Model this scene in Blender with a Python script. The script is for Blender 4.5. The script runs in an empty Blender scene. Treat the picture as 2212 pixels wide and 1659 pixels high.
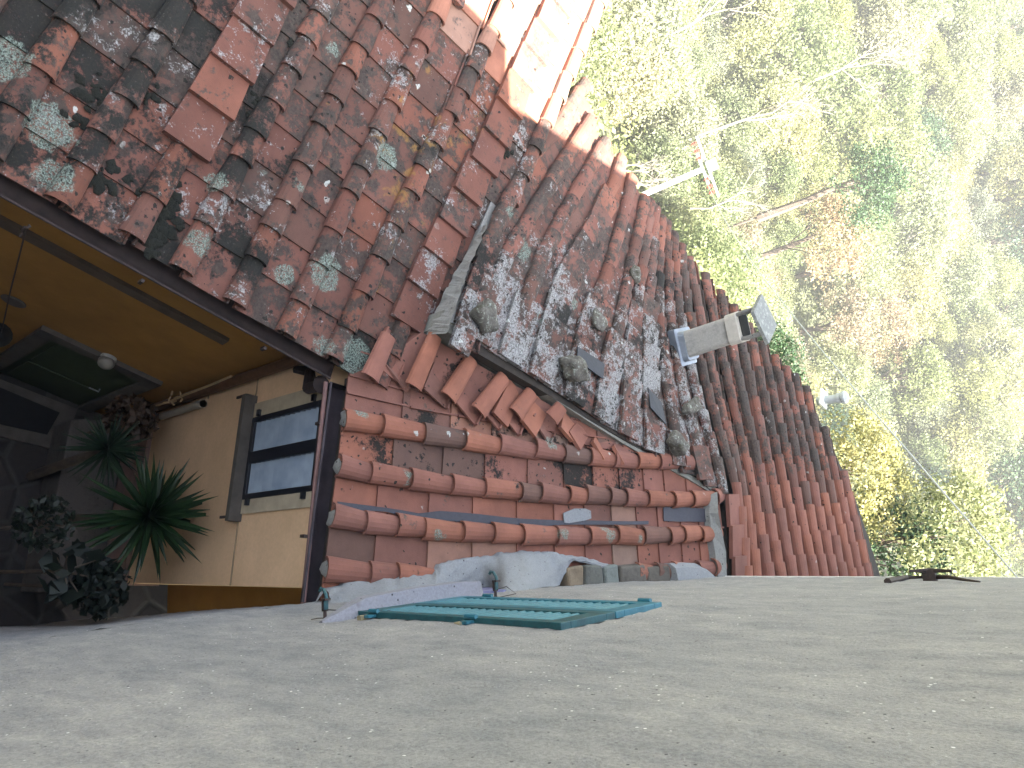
import bpy, math, random
import numpy as np
from mathutils import Vector, Matrix
rng = np.random.default_rng(7); random.seed(7)
scn = bpy.context.scene
# ------------------------------------------------------------------ camera
# world: X to the right (into the tall house), Y forward, Z up; camera leans out of a window of the tall house
IX = np.array([.0549, .6818, .7295]); FW = np.array([-.1807, .7254, -.6643])
IX /= np.linalg.norm(IX); FW -= IX*FW.dot(IX); FW /= np.linalg.norm(FW); IY = np.cross(FW, IX)
cam = bpy.data.cameras.new('camera'); camo = bpy.data.objects.new('camera', cam); scn.collection.objects.link(camo)
camo.matrix_world = Matrix(((IX[0], -IY[0], -FW[0], 0), (IX[1], -IY[1], -FW[1], 0), (IX[2], -IY[2], -FW[2], 0), (0, 0, 0, 1)))
cam.sensor_width = 36; cam.lens = 36*1650/2212; cam.clip_start = .05; cam.clip_end = 2000
scn.camera = camo
# ------------------------------------------------------------------ sky, sun, exposure
SUN_EL, SUN_AZ = math.radians(47), math.radians(100)      # azimuth clockwise from +Y
w = bpy.data.worlds.new('World'); scn.world = w; w.use_nodes = True
nt = w.node_tree; bg = nt.nodes['Background']
sky = nt.nodes.new('ShaderNodeTexSky'); sky.sky_type = 'NISHITA'; sky.sun_disc = False
sky.sun_elevation = SUN_EL; sky.sun_rotation = SUN_AZ; sky.air_density = 1.0; sky.dust_density = 2.5; sky.ozone_density = 1
nt.links.new(sky.outputs[0], bg.inputs[0]); bg.inputs[1].default_value = .051
sun = bpy.data.lights.new('sun', 'SUN'); sun.energy = 5.0; sun.angle = math.radians(.5); sun.color = (1, .95, .87)
suno = bpy.data.objects.new('sun', sun); scn.collection.objects.link(suno)
sd = Vector((math.sin(SUN_AZ)*math.cos(SUN_EL), math.cos(SUN_AZ)*math.cos(SUN_EL), math.sin(SUN_EL)))
suno.rotation_euler = sd.to_track_quat('Z', 'Y').to_euler(); suno.location = (20, -5, 30)
scn.view_settings.view_transform = 'Standard'; scn.view_settings.look = 'None'
scn.view_settings.exposure = 4.0; scn.view_settings.gamma = 1
scn.render.engine = 'CYCLES'
scn.cycles.max_bounces = 6; scn.cycles.transparent_max_bounces = 8

# ------------------------------------------------------------------ helpers: points seen by the photo on real planes
def ray(x, y): return IX*(x-1106)+IY*(y-829.5)+FW*1650
A0 = np.array([-1.23, 3.53])
U1 = np.array([-.934, .358]); W1 = np.array([.358, .934])       # big roof: up-slope and along-eave
U3 = np.array([.16, .987]); W3 = np.array([.987, -.16])         # low roof
S1, S3, ZE = .20, .17, -5.25
def plane(up, s, z0=ZE): return np.array([-s*up[0], -s*up[1], 1.]), z0-s*(up @ A0)
R1 = plane(U1, S1); R3 = plane(U3, S3)
def hit(x, y, pl): r = ray(x, y); return r*(pl[1]/r.dot(pl[0]))
def hitv(x, y, p, d):      # vertical plane through point p along direction d
    n = np.array([-d[1], d[0], 0.]); r = ray(x, y); return r*(n.dot(p)/n.dot(r))
def z(zx, zy, ox, oy, k): return ((ox+zx*k)/1.8517, (oy+zy*k)/1.8517)
def z2(a, b): return z(a, b, 1200, 0, .633)
def z3(a, b): return z(a, b, 1200, 1300, .633)
def z4(a, b): return z(a, b, 1200, 1900, .7685)
def z5(a, b): return z(a, b, 1400, 800, .633)
def H(x, y):               # warped surface of the back roof
    ye = y if y < 8 else 8+2*math.tanh((y-8)/2)
    return -4.84123-.112097*x+.04066*ye+.0261253*x*ye+.16*math.exp(-((x+.2)/.9)**2-((y-8.1)/1.0)**2)-.13*math.exp(-((x+2.2)/1.1)**2-((y-4.6)/.9)**2)
def hitH(x, y, dz=0):
    r = ray(x, y); t = .003
    while t < .012 and r[2]*t > H(r[0]*t, r[1]*t)+dz: t += .00001
    return r*t
def P1(u, ww, dz=0): p = A0+U1*u+W1*ww; return np.array([p[0], p[1], ZE+S1*u+dz])
def P3(u, ww, dz=0): p = A0+U3*u+W3*ww; return np.array([p[0], p[1], ZE+S3*u+dz])
def xw(y): return .5 if y < 4 else .5+(y-4)*.052     # face of the tall house

# ------------------------------------------------------------------ mesh builder
class MB:
    def __init__(s): s.v = []; s.f = []; s.c = []; s.z = []; s.n = 0
    def add(s, vs, fs, col=(.5, .5, .5), zone=(0, 0, 0)):
        vs = np.asarray(vs, float); s.v.append(vs); n = s.n
        s.f += [tuple(i+n for i in f) for f in fs]
        s.c.append(np.tile((*col, 1.), (len(vs), 1))); s.z.append(np.tile((*zone, 1.), (len(vs), 1))); s.n += len(vs)
    def hexa(s, c8, **k): # corners: 4 bottom, 4 top (same winding)
        s.add(c8, [(3, 2, 1, 0), (4, 5, 6, 7), (0, 1, 5, 4), (1, 2, 6, 5), (2, 3, 7, 6), (3, 0, 4, 7)], **k)
    def box(s, lo, hi, M=None, **k):
        a, b = lo, hi
        c = np.array([(a[0], a[1], a[2]), (b[0], a[1], a[2]), (b[0], b[1], a[2]), (a[0], b[1], a[2]), (a[0], a[1], b[2]), (b[0], a[1], b[2]), (b[0], b[1], b[2]), (a[0], b[1], b[2])], float)
        if M is not None: c = np.array([tuple(M @ Vector(p)) for p in c])
        s.hexa(c, **k)
    def obox(s, c, ax, ay, az, **k): # centre and three half-vectors
        c, ax, ay, az = map(np.asarray, (c, ax, ay, az))
        s.hexa([c-ax-ay-az, c+ax-ay-az, c+ax+ay-az, c-ax+ay-az, c-ax-ay+az, c+ax-ay+az, c+ax+ay+az, c-ax+ay+az], **k)
    def tube(s, pts, r, n=8, cap=True, **k):
        pts = [np.asarray(p, float) for p in pts]; m = len(pts)
        rr = r if hasattr(r, '__len__') else [r]*m; V = []; F = []
        ref = np.array([.13, .27, .95])
        for i, p in enumerate(pts):
            d = pts[min(i+1, m-1)]-pts[max(i-1, 0)]; d /= np.linalg.norm(d)+1e-9
            a = np.cross(d, ref)
            if np.linalg.norm(a) < .1: a = np.cross(d, [1, 0, 0])
            a /= np.linalg.norm(a); b = np.cross(d, a)
            for j in range(n):
                t = 2*math.pi*j/n; V.append(p+rr[i]*(a*math.cos(t)+b*math.sin(t)))
        for i in range(m-1):
            for j in range(n): F.append((i*n+j, i*n+(j+1) % n, (i+1)*n+(j+1) % n, (i+1)*n+j))
        if cap: F.append(tuple(range(n))[::-1]); F.append(tuple((m-1)*n+j for j in range(n)))
        s.add(V, F, **k)
    def lathe(s, base, prof, axis=(0, 0, 1), n=16, **k): # prof [(r,h)]
        axis = np.asarray(axis, float)/np.linalg.norm(axis)
        s.tube([np.asarray(base)+axis*h for r, h in prof], [max(r, .0005) for r, h in prof], n=n, **k)
    def build(s, name, mat, parent=None, smooth=False, bevel=0):
        me = bpy.data.meshes.new(name); v = np.concatenate(s.v)
        me.from_pydata(v.tolist(), [], s.f); me.update()
        for an, arr in (('tile', s.c), ('zone', s.z)):
            at = me.color_attributes.new(an, 'FLOAT_COLOR', 'POINT'); at.data.foreach_set('color', np.concatenate(arr).astype(np.float32).ravel())
        if smooth: me.polygons.foreach_set('use_smooth', [True]*len(me.polygons))
        o = bpy.data.objects.new(name, me); scn.collection.objects.link(o); me.materials.append(mat)
        if parent: o.parent = parent
        if bevel:
            b = o.modifiers.new('bevel', 'BEVEL'); b.width = bevel; b.segments = 2; b.limit_method = 'ANGLE'
        return o
def thing(name, label, cat, loc=(0, 0, 0), group=None):
    o = bpy.data.objects.new(name, None); scn.collection.objects.link(o); o['label'] = label; o['category'] = cat
    if group: o['group'] = group
    return o
def tag(o, label, cat, group=None):
    o['label'] = label; o['category'] = cat
    if group: o['group'] = group
    return o
def struct(o): o['kind'] = 'structure'; return o

# ------------------------------------------------------------------ materials
class N:
    def __init__(s, name, rough=.9):
        m = bpy.data.materials.new(name); m.use_nodes = True; s.m = m; s.t = m.node_tree
        s.b = s.t.nodes['Principled BSDF']; s.b.inputs['Roughness'].default_value = rough
        s.co = s.t.nodes.new('ShaderNodeTexCoord').outputs['Object']
    def _in(s, sock, v):
        if isinstance(v, bpy.types.NodeSocket): s.t.links.new(v, sock)
        else:
            if sock.type == 'RGBA' and len(v) == 3: v = (*v, 1)
            sock.default_value = v
    def node(s, typ, ins, **props):
        n = s.t.nodes.new(typ)
        for k, v in props.items(): setattr(n, k, v)
        for k, v in ins.items(): s._in(n.inputs[k], v)
        return n
    def noise(s, scale, detail=6, rough=.6, dist=0, co=None):
        return s.node('ShaderNodeTexNoise', {'Vector': co or s.co, 'Scale': scale, 'Detail': detail, 'Roughness': rough, 'Distortion': dist}).outputs['Fac']
    def voro(s, scale, co=None, feat='F1'):
        return s.node('ShaderNodeTexVoronoi', {'Vector': co or s.co, 'Scale': scale}, feature=feat)
    def m_(s, op, a, b=0., c=None, clamp=False):
        n = s.t.nodes.new('ShaderNodeMath'); n.operation = op; n.use_clamp = clamp
        s._in(n.inputs[0], a); s._in(n.inputs[1], b)
        if c is not None: s._in(n.inputs[2], c)
        return n.outputs[0]
    def thr(s, v, t, k=12): # clamp((v-t)*k)
        return s.m_('MULTIPLY', s.m_('SUBTRACT', v, t), k, clamp=True)
    def mix(s, f, a, b, mode='MIX'):
        n = s.t.nodes.new('ShaderNodeMix'); n.data_type = 'RGBA'; n.blend_type = mode
        s._in(n.inputs[0], f); s._in(n.inputs[6], a); s._in(n.inputs[7], b); return n.outputs[2]
    def ramp(s, f, stops):
        n = s.t.nodes.new('ShaderNodeValToRGB'); s._in(n.inputs[0], f); e = n.color_ramp.elements
        while len(e) < len(stops): e.new(.5)
        for q, (p, c) in zip(e, stops): q.position = p; q.color = (*c, 1)
        return n.outputs[0]
    def attr(s, name): n = s.t.nodes.new('ShaderNodeAttribute'); n.attribute_name = name; sp = s.node('ShaderNodeSeparateColor', {0: n.outputs['Color']}); return sp.outputs
    def mapping(s, scale):
        return s.node('ShaderNodeMapping', {'Vector': s.co, 'Scale': scale}).outputs[0]
    def color(s, c): s._in(s.b.inputs['Base Color'], c); return s
    def bump(s, h, strength=.5, dist=.01):
        s._in(s.b.inputs['Normal'], s.node('ShaderNodeBump', {'Height': h, 'Strength': strength, 'Distance': dist}).outputs[0]); return s

def tile_material(name, patches=()):
    m = N(name, .92); t = m.attr('tile'); zn = m.attr('zone'); r, g, b = t[0], t[1], t[2]; wh, ye, cl = zn[0], zn[1], zn[2]
    nL = m.noise(2.3, 4, .6); nM = m.noise(3.1, 4, .6, co=m.mapping((1, -1, 1)))
    g = m.m_('ADD', g, m.m_('MULTIPLY', m.m_('SUBTRACT', nL, .5), 1.6)); wh = m.m_('ADD', wh, m.m_('MULTIPLY', m.m_('SUBTRACT', nM, .5), 1.8)); b = m.m_('ADD', b, m.m_('MULTIPLY', m.m_('SUBTRACT', nM, .5), -.8))
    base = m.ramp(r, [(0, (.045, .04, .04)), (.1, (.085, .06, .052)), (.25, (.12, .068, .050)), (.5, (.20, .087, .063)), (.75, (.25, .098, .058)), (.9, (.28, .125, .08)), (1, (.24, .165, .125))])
    nb = m.noise(3.5, 5, .65); base = m.mix(.55, base, m.ramp(nb, [(.3, (.55, .5, .5)), (.7, (1.25, 1.2, 1.2))]), 'MULTIPLY')
    n1 = m.noise(8, 10, .72, .2); n2 = m.noise(34, 8, .7)
    a = m.m_('ADD', n1, m.m_('MULTIPLY', n2, .35))
    k = m.thr(a, m.m_('SUBTRACT', .92, m.m_('MULTIPLY', g, .30)), 13)
    grey = m.ramp(n2, [(.35, (.018, .016, .014)), (.65, (.085, .074, .060))])
    c = m.mix(m.m_('MULTIPLY', k, .88), base, grey)
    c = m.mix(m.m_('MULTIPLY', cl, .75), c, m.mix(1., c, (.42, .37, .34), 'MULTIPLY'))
    # yellow crust
    ny = m.noise(4.2, 8, .66, .3); c = m.mix(m.m_('MULTIPLY', m.thr(m.m_('ADD', ny, m.m_('MULTIPLY', n2, .2)), m.m_('SUBTRACT', .92, m.m_('MULTIPLY', ye, .36)), 14), .62), c, (.24, .13, .03))
    # white-grey crust lichen
    n3 = m.noise(15, 9, .74, .6); n4 = m.noise(70, 3, .6)
    kw = m.thr(m.m_('ADD', n3, m.m_('MULTIPLY', n4, .25)), m.m_('SUBTRACT', .95, m.m_('MULTIPLY', wh, .42)), 14)
    c = m.mix(m.m_('MULTIPLY', kw, .85), c, m.ramp(n4, [(.35, (.08, .08, .075)), (.65, (.34, .34, .33))]))
    # round pale lichens
    dco = m.node('ShaderNodeVectorMath', {0: m.co, 1: m.node('ShaderNodeVectorMath', {0: m.node('ShaderNodeTexNoise', {'Vector': m.co, 'Scale': 22., 'Detail': 5.}).outputs['Color'], 1: (.07, .07, .07)}, operation='MULTIPLY').outputs[0]}, operation='ADD').outputs[0]
    v = m.voro(6.5, co=dco); sp = m.node('ShaderNodeSeparateColor', {0: v.outputs['Color']}).outputs
    rr = m.m_('MULTIPLY', sp[1], .19); ms = m.m_('MULTIPLY', m.thr(m.m_('ADD', rr, m.m_('MULTIPLY', n2, .06)), v.outputs['Distance'], 30), m.thr(sp[0], .74, 30))
    c = m.mix(m.m_('MULTIPLY', ms, m.m_('MULTIPLY', m.thr(m.m_('ADD', wh, .25), .3, 5), .8)), c, m.ramp(n4, [(.3, (.22, .25, .22)), (.6, (.5, .52, .48))]))
    # black spots and blotches
    v2 = m.voro(19, co=m.node('ShaderNodeVectorMath', {0: m.co, 1: m.node('ShaderNodeVectorMath', {0: m.node('ShaderNodeTexNoise', {'Vector': m.co, 'Scale': 30., 'Detail': 4.}).outputs['Color'], 1: (.05, .05, .05)}, operation='MULTIPLY').outputs[0]}, operation='ADD').outputs[0]); s2 = m.node('ShaderNodeSeparateColor', {0: v2.outputs['Color']}).outputs
    dn = m.noise(2.2, 6, .65)
    kb = m.m_('MULTIPLY', m.thr(m.m_('ADD', m.m_('MULTIPLY', s2[0], .34), .02), v2.outputs['Distance'], 20), m.thr(m.m_('ADD', s2[1], b), 1.02, 20))
    kb2 = m.thr(m.m_('ADD', m.m_('ADD', dn, m.m_('MULTIPLY', n2, .42)), m.m_('MULTIPLY', n1, .25)), m.m_('SUBTRACT', 1.32, m.m_('MULTIPLY', b, .66)), 12)
    kk = m.m_('MAXIMUM', kb, kb2)
    c = m.mix(m.m_('MULTIPLY', kk, .97), c, m.ramp(n4, [(.3, (.003, .003, .003)), (.62, (.010, .010, .006)), (.70, (.03, .03, .02)), (.78, (.16, .16, .15))]))
    # pale green rosettes at their own places
    if patches:
        pos = m.node('ShaderNodeVectorMath', {0: m.co, 1: m.node('ShaderNodeVectorMath', {0: m.node('ShaderNodeTexNoise', {'Vector': m.co, 'Scale': 12., 'Detail': 5.}).outputs['Color'], 1: (.14, .14, .14)}, operation='MULTIPLY').outputs[0]}, operation='ADD').outputs[0]
        tot = None
        for (p, rad) in patches:
            d = m.node('ShaderNodeVectorMath', {0: pos, 1: tuple(float(q)+.07 for q in p)}, operation='DISTANCE').outputs['Value']
            q = m.m_('SUBTRACT', rad, d); tot = q if tot is None else m.m_('MAXIMUM', tot, q)
        e = m.m_('MULTIPLY', m.thr(tot, 0., 60), m.thr(n4, .40, 9))
        c = m.mix(m.m_('MULTIPLY', e, .9), c, m.ramp(m.noise(120, 2, .5), [(.38, (.05, .07, .055)), (.62, (.22, .27, .225))]))
    m.color(c)
    hgt = m.m_('ADD', m.m_('MULTIPLY', n2, .5), m.m_('ADD', m.m_('MULTIPLY', kw, .5), m.m_('MULTIPLY', kk, .7)))
    m.bump(hgt, .55, .008)
    return m.m
def plain(name, col, rough=.8, scale=12, amt=.35, bump=.3, bd=.004, metal=0, streak=None):
    m = N(name, rough); co = m.mapping(streak) if streak else None
    n = m.noise(scale, 8, .65, co=co); lo = tuple(c*(1-amt) for c in col); hi = tuple(min(1, c*(1+amt*.7)) for c in col)
    m.color(m.ramp(n, [(.3, lo), (.7, hi)])); m.b.inputs['Metallic'].default_value = metal
    if bump: m.bump(m.noise(scale*3, 6, .7), bump, bd)
    return m.m
def stained(name, col, stain, scale=5, t=.55, rough=.9, spots=(.01, .01, .01), spot_t=.9, bd=.006, blend=.8, fine=60):
    m = N(name, rough); n = m.noise(scale, 10, .7); n2 = m.noise(fine, 6, .7)
    c = m.mix(.5, col, m.ramp(n2, [(.3, (.6, .6, .6)), (.7, (1.3, 1.3, 1.3))]), 'MULTIPLY')
    c = m.mix(m.m_('MULTIPLY', m.thr(n, t, 6), blend), c, stain)
    v = m.voro(28); s2 = m.node('ShaderNodeSeparateColor', {0: v.outputs['Color']}).outputs
    c = m.mix(m.m_('MULTIPLY', m.thr(.22, v.outputs['Distance'], 20), m.thr(s2[0], spot_t, 20)), c, spots)
    m.color(c); m.bump(m.m_('ADD', n2, n), .6, bd); return m.m

pa = []
for (x, y, rad) in [(724, 105, .075), (836, 337, .14), (620, 590, .10), (705, 590, .16), (112, 270, .16), (120, 382, .13), (770, 768, .17), (470, 395, .09), (700, 745, .09), (15, 125, .14), (570, 365, .05), (432, 530, .11), (640, 405, .07)]:
    pa.append((hit(x, y, (R1[0], R1[1]+.05)), rad))
pb = [(hitH(x, y, .05), rad) for (x, y, rad) in [(1104, 460, .09), (1136, 541, .12), (1245, 650, .08), (1165, 690, .06)]]
pc = [(hit(*z3(a, b), (R3[0], R3[1]+.08)), rad) for (a, b, rad) in [(1110, 710, .05), (685, 945, .04), (680, 990, .04), (870, 1330, .06), (1655, 1320, .07), (385, 545, .07), (1960, 1330, .08), (1920, 1270, .07), (2150, 1350, .05), (1580, 750, .08)]]
M_T1 = tile_material('weathered_roof_tiles', pa)
M_T2 = tile_material('lichened_roof_tiles', pb)
M_T3 = tile_material('terracotta_roof_tiles', pc)
M_MORT = stained('cement_mortar', (.20, .20, .185), (.07, .07, .06), 4, .55, spot_t=.85)
M_MORTP = stained('pale_cement', (.20, .208, .213), (.17, .18, .18), 7, .52, spots=(.02, .02, .02), spot_t=.86, blend=.7)
M_UNDER = plain('roof_underlay', (.035, .028, .022), .95)
M_BITU = plain('bitumen', (.022, .022, .032), .55, 30, .3)
M_SLATE = plain('black_slate', (.022, .024, .028), .6, 20, .3)
M_IRON = plain('rusty_dark_iron', (.035, .022, .018), .7, 40, .6)
M_GUT = plain('brown_painted_gutter', (.024, .014, .012), .8, 9, .7, .3)
M_GUTP = plain('purple_brown_paint', (.030, .021, .025), .7, 7, .5, .2)
M_PIPER = plain('red_brown_paint', (.16, .085, .075), .6, 9, .3, .2)
M_ORANGE = plain('orange_render', (.29, .145, .032), .9, 3, .18, .3)
M_GREYTRIM = plain('grey_stone_trim', (.085, .075, .065), .9, 6, .3, .4)
M_BAND = plain('grey_painted_band', (.075, .055, .04), .8, 5, .3)
M_DOORG = plain('dark_green_door_paint', (.035, .05, .022), .5, 4, .3, .2)
M_BLACKP = plain('black_window_paint', (.012, .013, .018), .45, 20, .3, .1)
M_DARK = plain('dark_void', (.01, .01, .01), .9)
M_WHITEP = plain('white_paint', (.72, .71, .66), .7, 10, .12, .1)
M_STEEL = plain('bare_sheet_steel', (.24, .27, .31), .45, 8, .25, .15, metal=.6)
M_LAMPG = plain('frosted_glass', (.20, .19, .17), .3, 10, .15, 0)
M_PVC = plain('grey_plastic', (.40, .42, .42), .5, 10, .15, .1)
M_CORD = plain('tan_cord', (.35, .24, .13), .9, 40, .3)
def louvre_paint():
    m = N('teal_shutter_paint', .45); n = m.noise(14, 8, .7); c = m.ramp(n, [(.3, (.012, .085, .115)), (.7, (.032, .15, .195))])
    c = m.mix(m.m_('MULTIPLY', m.thr(m.noise(50, 5, .7), .66, 12), .5), c, (.16, .24, .26)); m.color(c); m.bump(n, .3, .002); return m.m
M_TEAL = louvre_paint()
M_TEALD = plain('dark_green_shutter_paint', (.010, .065, .075), .5, 20, .4, .2)
def wall_material():
    m = N('rough_cast_render', .95)
    st = m.mapping((1, 1, .45)); n0 = m.noise(1.1, 5, .6, co=st); n1 = m.noise(9, 9, .72, co=st); n2 = m.noise(90, 5, .7); n3 = m.noise(300, 2, .5)
    c = m.ramp(n0, [(.3, (.222, .224, .226)), (.7, (.312, .304, .290))])
    c = m.mix(.8, c, m.ramp(n1, [(.3, (.6, .62, .66)), (.7, (1.25, 1.22, 1.16))]), 'MULTIPLY')
    c = m.mix(.8, c, m.ramp(n2, [(.3, (.6, .6, .62)), (.7, (1.3, 1.3, 1.28))]), 'MULTIPLY')
    v = m.voro(55); s2 = m.node('ShaderNodeSeparateColor', {0: v.outputs['Color']}).outputs
    c = m.mix(m.m_('MULTIPLY', m.thr(.28, v.outputs['Distance'], 12), m.thr(s2[0], .975, 60)), c, (.75, .74, .70))
    c = m.mix(m.m_('MULTIPLY', m.thr(.26, v.outputs['Distance'], 12), m.thr(s2[1], .93, 60)), c, (.05, .05, .05))
    m.color(c); m.bump(m.m_('ADD', m.m_('MULTIPLY', n1, .9), m.m_('ADD', m.m_('MULTIPLY', n2, .8), m.m_('MULTIPLY', n3, .3))), .9, .012); return m.m
M_WALL = wall_material()
def cream_material():
    m = N('cream_render', .9); n0 = m.noise(1.3, 5, .6); n1 = m.noise(30, 8, .7)
    c = m.ramp(n0, [(.3, (.60, .41, .245)), (.7, (.76, .53, .33))]); c = m.mix(.4, c, m.ramp(n1, [(.3, (.8, .8, .8)), (.7, (1.15, 1.15, 1.15))]), 'MULTIPLY')
    m.color(c); m.bump(n1, .4, .004); return m.m
M_CREAM = cream_material()
def leaf_mat(name, a, b, trans=.35, rough=.6):
    m = N(name, rough); t = m.attr('tile'); c = m.mix(t[0], a, b)
    oi = m.t.nodes.new('ShaderNodeObjectInfo'); c = m.mix(1., c, m.ramp(oi.outputs['Random'], [(0, (.75, .8, .8)), (.5, (1, 1, .95)), (1, (1.25, 1.12, .95))]), 'MULTIPLY')
    m.color(c)
    tr = m.node('ShaderNodeBsdfTranslucent', {'Color': c}); mx = m.node('ShaderNodeMixShader', {0: trans, 1: m.b.outputs[0], 2: tr.outputs[0]})
    out = [n for n in m.t.nodes if n.type == 'OUTPUT_MATERIAL'][0]; m.t.links.new(mx.outputs[0], out.inputs[0]); return m.m
M_BARKP = plain('pale_bark', (.17, .155, .125), .9, 6, .3)
M_BARK = plain('brown_bark', (.10, .075, .055), .9, 6, .4)

# ------------------------------------------------------------------ tile shapes
def unit(v): v = np.asarray(v, float); return v/np.linalg.norm(v)
def cover(mb, ph, pl, n, w0=.145, w1=.185, h0=.06, h1=.075, col=(.5, .3, .1), zone=(0, 0, 0), lift=.02, th=.014, seg=8):
    """one barrel tile from its narrow upper end ph to its wide lower end pl"""
    ph, pl = np.asarray(ph, float), np.asarray(pl, float)+n*lift; d = unit(pl-ph); s = unit(np.cross(d, n)); up = np.cross(s, d)
    if up.dot(n) < 0: up = -up
    V = []
    def ring(c, w, h):
        for i in range(seg+1):
            a = math.pi*i/seg; V.append(c+s*(w/2*math.cos(a))+up*(h*math.sin(a)**.8 if 0 < i < seg else 0))
    mid = (ph+pl)/2
    ring(ph, w0, h0); ring(mid, (w0+w1)/2*1.0, (h0+h1)/2+.002); ring(pl, w1, h1); ring(pl, w1-2*th, h1-th); ring(pl-d*.12, w1-2*th-.01, h1-th-.004)
    k = seg+1; F = []
    for q in range(4):
        for i in range(seg): F.append((q*k+i, q*k+i+1, (q+1)*k+i+1, (q+1)*k+i))
    mb.add(V, F, col=col, zone=zone)
def slab(mb, ph, pl, n, w0, w1, th=.018, lift=.022, col=(.5, .3, .1), zone=(0, 0, 0), raised=0, skirt=.0):
    """one flat tile; raised > 0 turns it over two rims like the flat tiles used as covers"""
    ph, pl = np.asarray(ph, float)+n*raised*.75, np.asarray(pl, float)+n*(lift+raised); d = unit(pl-ph); s = unit(np.cross(d, n)); up = np.cross(s, d)
    if up.dot(n) < 0: up = -up
    sk = th+skirt
    c = [ph-s*w0/2-up*sk, ph+s*w0/2-up*sk, pl+s*w1/2-up*sk, pl-s*w1/2-up*sk, ph-s*w0/2, ph+s*w0/2, pl+s*w1/2, pl-s*w1/2]
    mb.hexa(c, col=col, zone=zone)
    if not raised:   # side rims
        for e in (-1, 1):
            a, b = ph+s*e*(w0/2-.012), pl+s*e*(w1/2-.012)
            mb.hexa([a-s*.011, a+s*.011, b+s*.011, b-s*.011, a-s*.008+up*.026, a+s*.008+up*.026, b+s*.008+up*.026, b-s*.008+up*.026], col=col, zone=zone)
def rv(a=.0, b=1.): return random.uniform(a, b)
def runs(u0, u1, lo, hi):
    out = []; u = u0
    while u < u1: l = rv(lo, hi); out.append((u, u+l)); u += l
    return out

# ================================================================== SETTING: hillside and courtyard ground
def terr(x, y):
    r = np.hypot(x-3, y-6); 
    zz = np.where(r < 45, -12.0-(np.clip(r, 10, 45)-10)*.42, -26.7)
    zz = np.where(r > 55, -26.7+(r-55)*.36, zz)
    return zz+1.2*np.sin(x*.11+1)*np.cos(y*.09)+.5*np.sin(x*.31)*np.sin(y*.27+2)
def grid_mesh(name, X, Y, Z, mat):
    ny, nx = X.shape; v = np.stack([X, Y, Z], -1).reshape(-1, 3); me = bpy.data.meshes.new(name)
    f = [(j*nx+i, j*nx+i+1, (j+1)*nx+i+1, (j+1)*nx+i) for j in range(ny-1) for i in range(nx-1)]
    me.from_pydata(v.tolist(), [], f); me.polygons.foreach_set('use_smooth', [True]*len(f)); me.materials.append(mat)
    o = bpy.data.objects.new(name, me); scn.collection.objects.link(o); return o
mg = N('hillside_soil_and_scrub', .95); ng = mg.noise(.6, 10, .7); mg.color(mg.ramp(ng, [(.3, (.09, .11, .05)), (.55, (.16, .17, .09)), (.75, (.24, .22, .14))])); mg.bump(mg.noise(3, 10, .8), 1., .3)
gx = np.sort(np.concatenate([np.linspace(-420, 420, 85), np.linspace(-60, 40, 60)])); gy = np.sort(np.concatenate([np.linspace(-200, 500, 75), np.linspace(0, 110, 60)]))
X, Y = np.meshgrid(gx, gy); struct(grid_mesh('hillside', X, Y, terr(X, Y), mg.m))
mp = N('courtyard_paving', .9); vp = mp.voro(2.2, feat='DISTANCE_TO_EDGE'); vc = mp.voro(2.2)
sp = mp.node('ShaderNodeSeparateColor', {0: vc.outputs['Color']}).outputs
cc = mp.mix(mp.thr(vp.outputs['Distance'], .035, 25), (.05, .048, .045), mp.ramp(sp[0], [(0, (.022, .02, .02)), (1, (.05, .042, .04))])); mp.color(mp.mix(.5, cc, mp.ramp(mp.noise(15, 8, .7), [(.3, (.6, .6, .6)), (.7, (1.3, 1.3, 1.3))]), 'MULTIPLY')); mp.bump(mp.thr(vp.outputs['Distance'], .02, 12), .6, .03)
FL = -10.4
g = MB(); g.box((-7, -9, -13), (2.5, 6, FL)); struct(g.build('courtyard_paving', mp.m))

nh = MB(); nh.box((-9, -8.5, -11), (.1, -3.2, -1.5)); nho = nh.build('unseen_shade_block', plain('shade_block_render', (.30, .22, .13), .9, 3, .2)); tag(nho, 'plain ochre block added out of view behind the camera to shade the courtyard', 'house')  # added unseen block behind the camera, darkens the courtyard and nearby walls
# ================================================================== COURTYARD HOUSE (orange and cream walls, big roof, low roof)
ch = thing('courtyard_house', 'orange and cream rendered house around the dark courtyard under mossy terracotta roofs', 'house')
C0 = np.array([-1.61, 3.72]); DC = unit([.991, -.134]); NC = np.array([-DC[1], DC[0]])*-1.   # cream wall, NC faces the camera
DO = W1; NO = -U1                                                                        # orange wall faces the courtyard
if NC[1] > 0: NC = -NC
def CP(a, zz, o=0): p = C0+DC*a+NC*o; return np.array([p[0], p[1], zz])      # a metres right of the inner corner
def OP(a, zz, o=0): p = C0-DO*a+NO*o; return np.array([p[0], p[1], zz])      # a metres towards the camera from the corner
VC = lambda x, y: hitv(x, y, (C0[0], C0[1], 0), DC)
VO = lambda x, y: hitv(x, y, (C0[0], C0[1], 0), DO)
# walls
wb = MB(); wb.hexa([OP(0, -11), OP(10, -11), OP(10, -11, -.4), OP(0, -11, -.4), OP(0, -5.28), OP(10, -5.28), OP(10, -5.28, -.4), OP(0, -5.28, -.4)])
wb.build('orange_wall', M_ORANGE, ch)
# dark orange side wall deep in the passage
pw = MB(); pw.box((.36, 4.15, -9.7), (1.2, 4.35, -5.6)); pw.build('passage_wall', M_ORANGE, ch)
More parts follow.
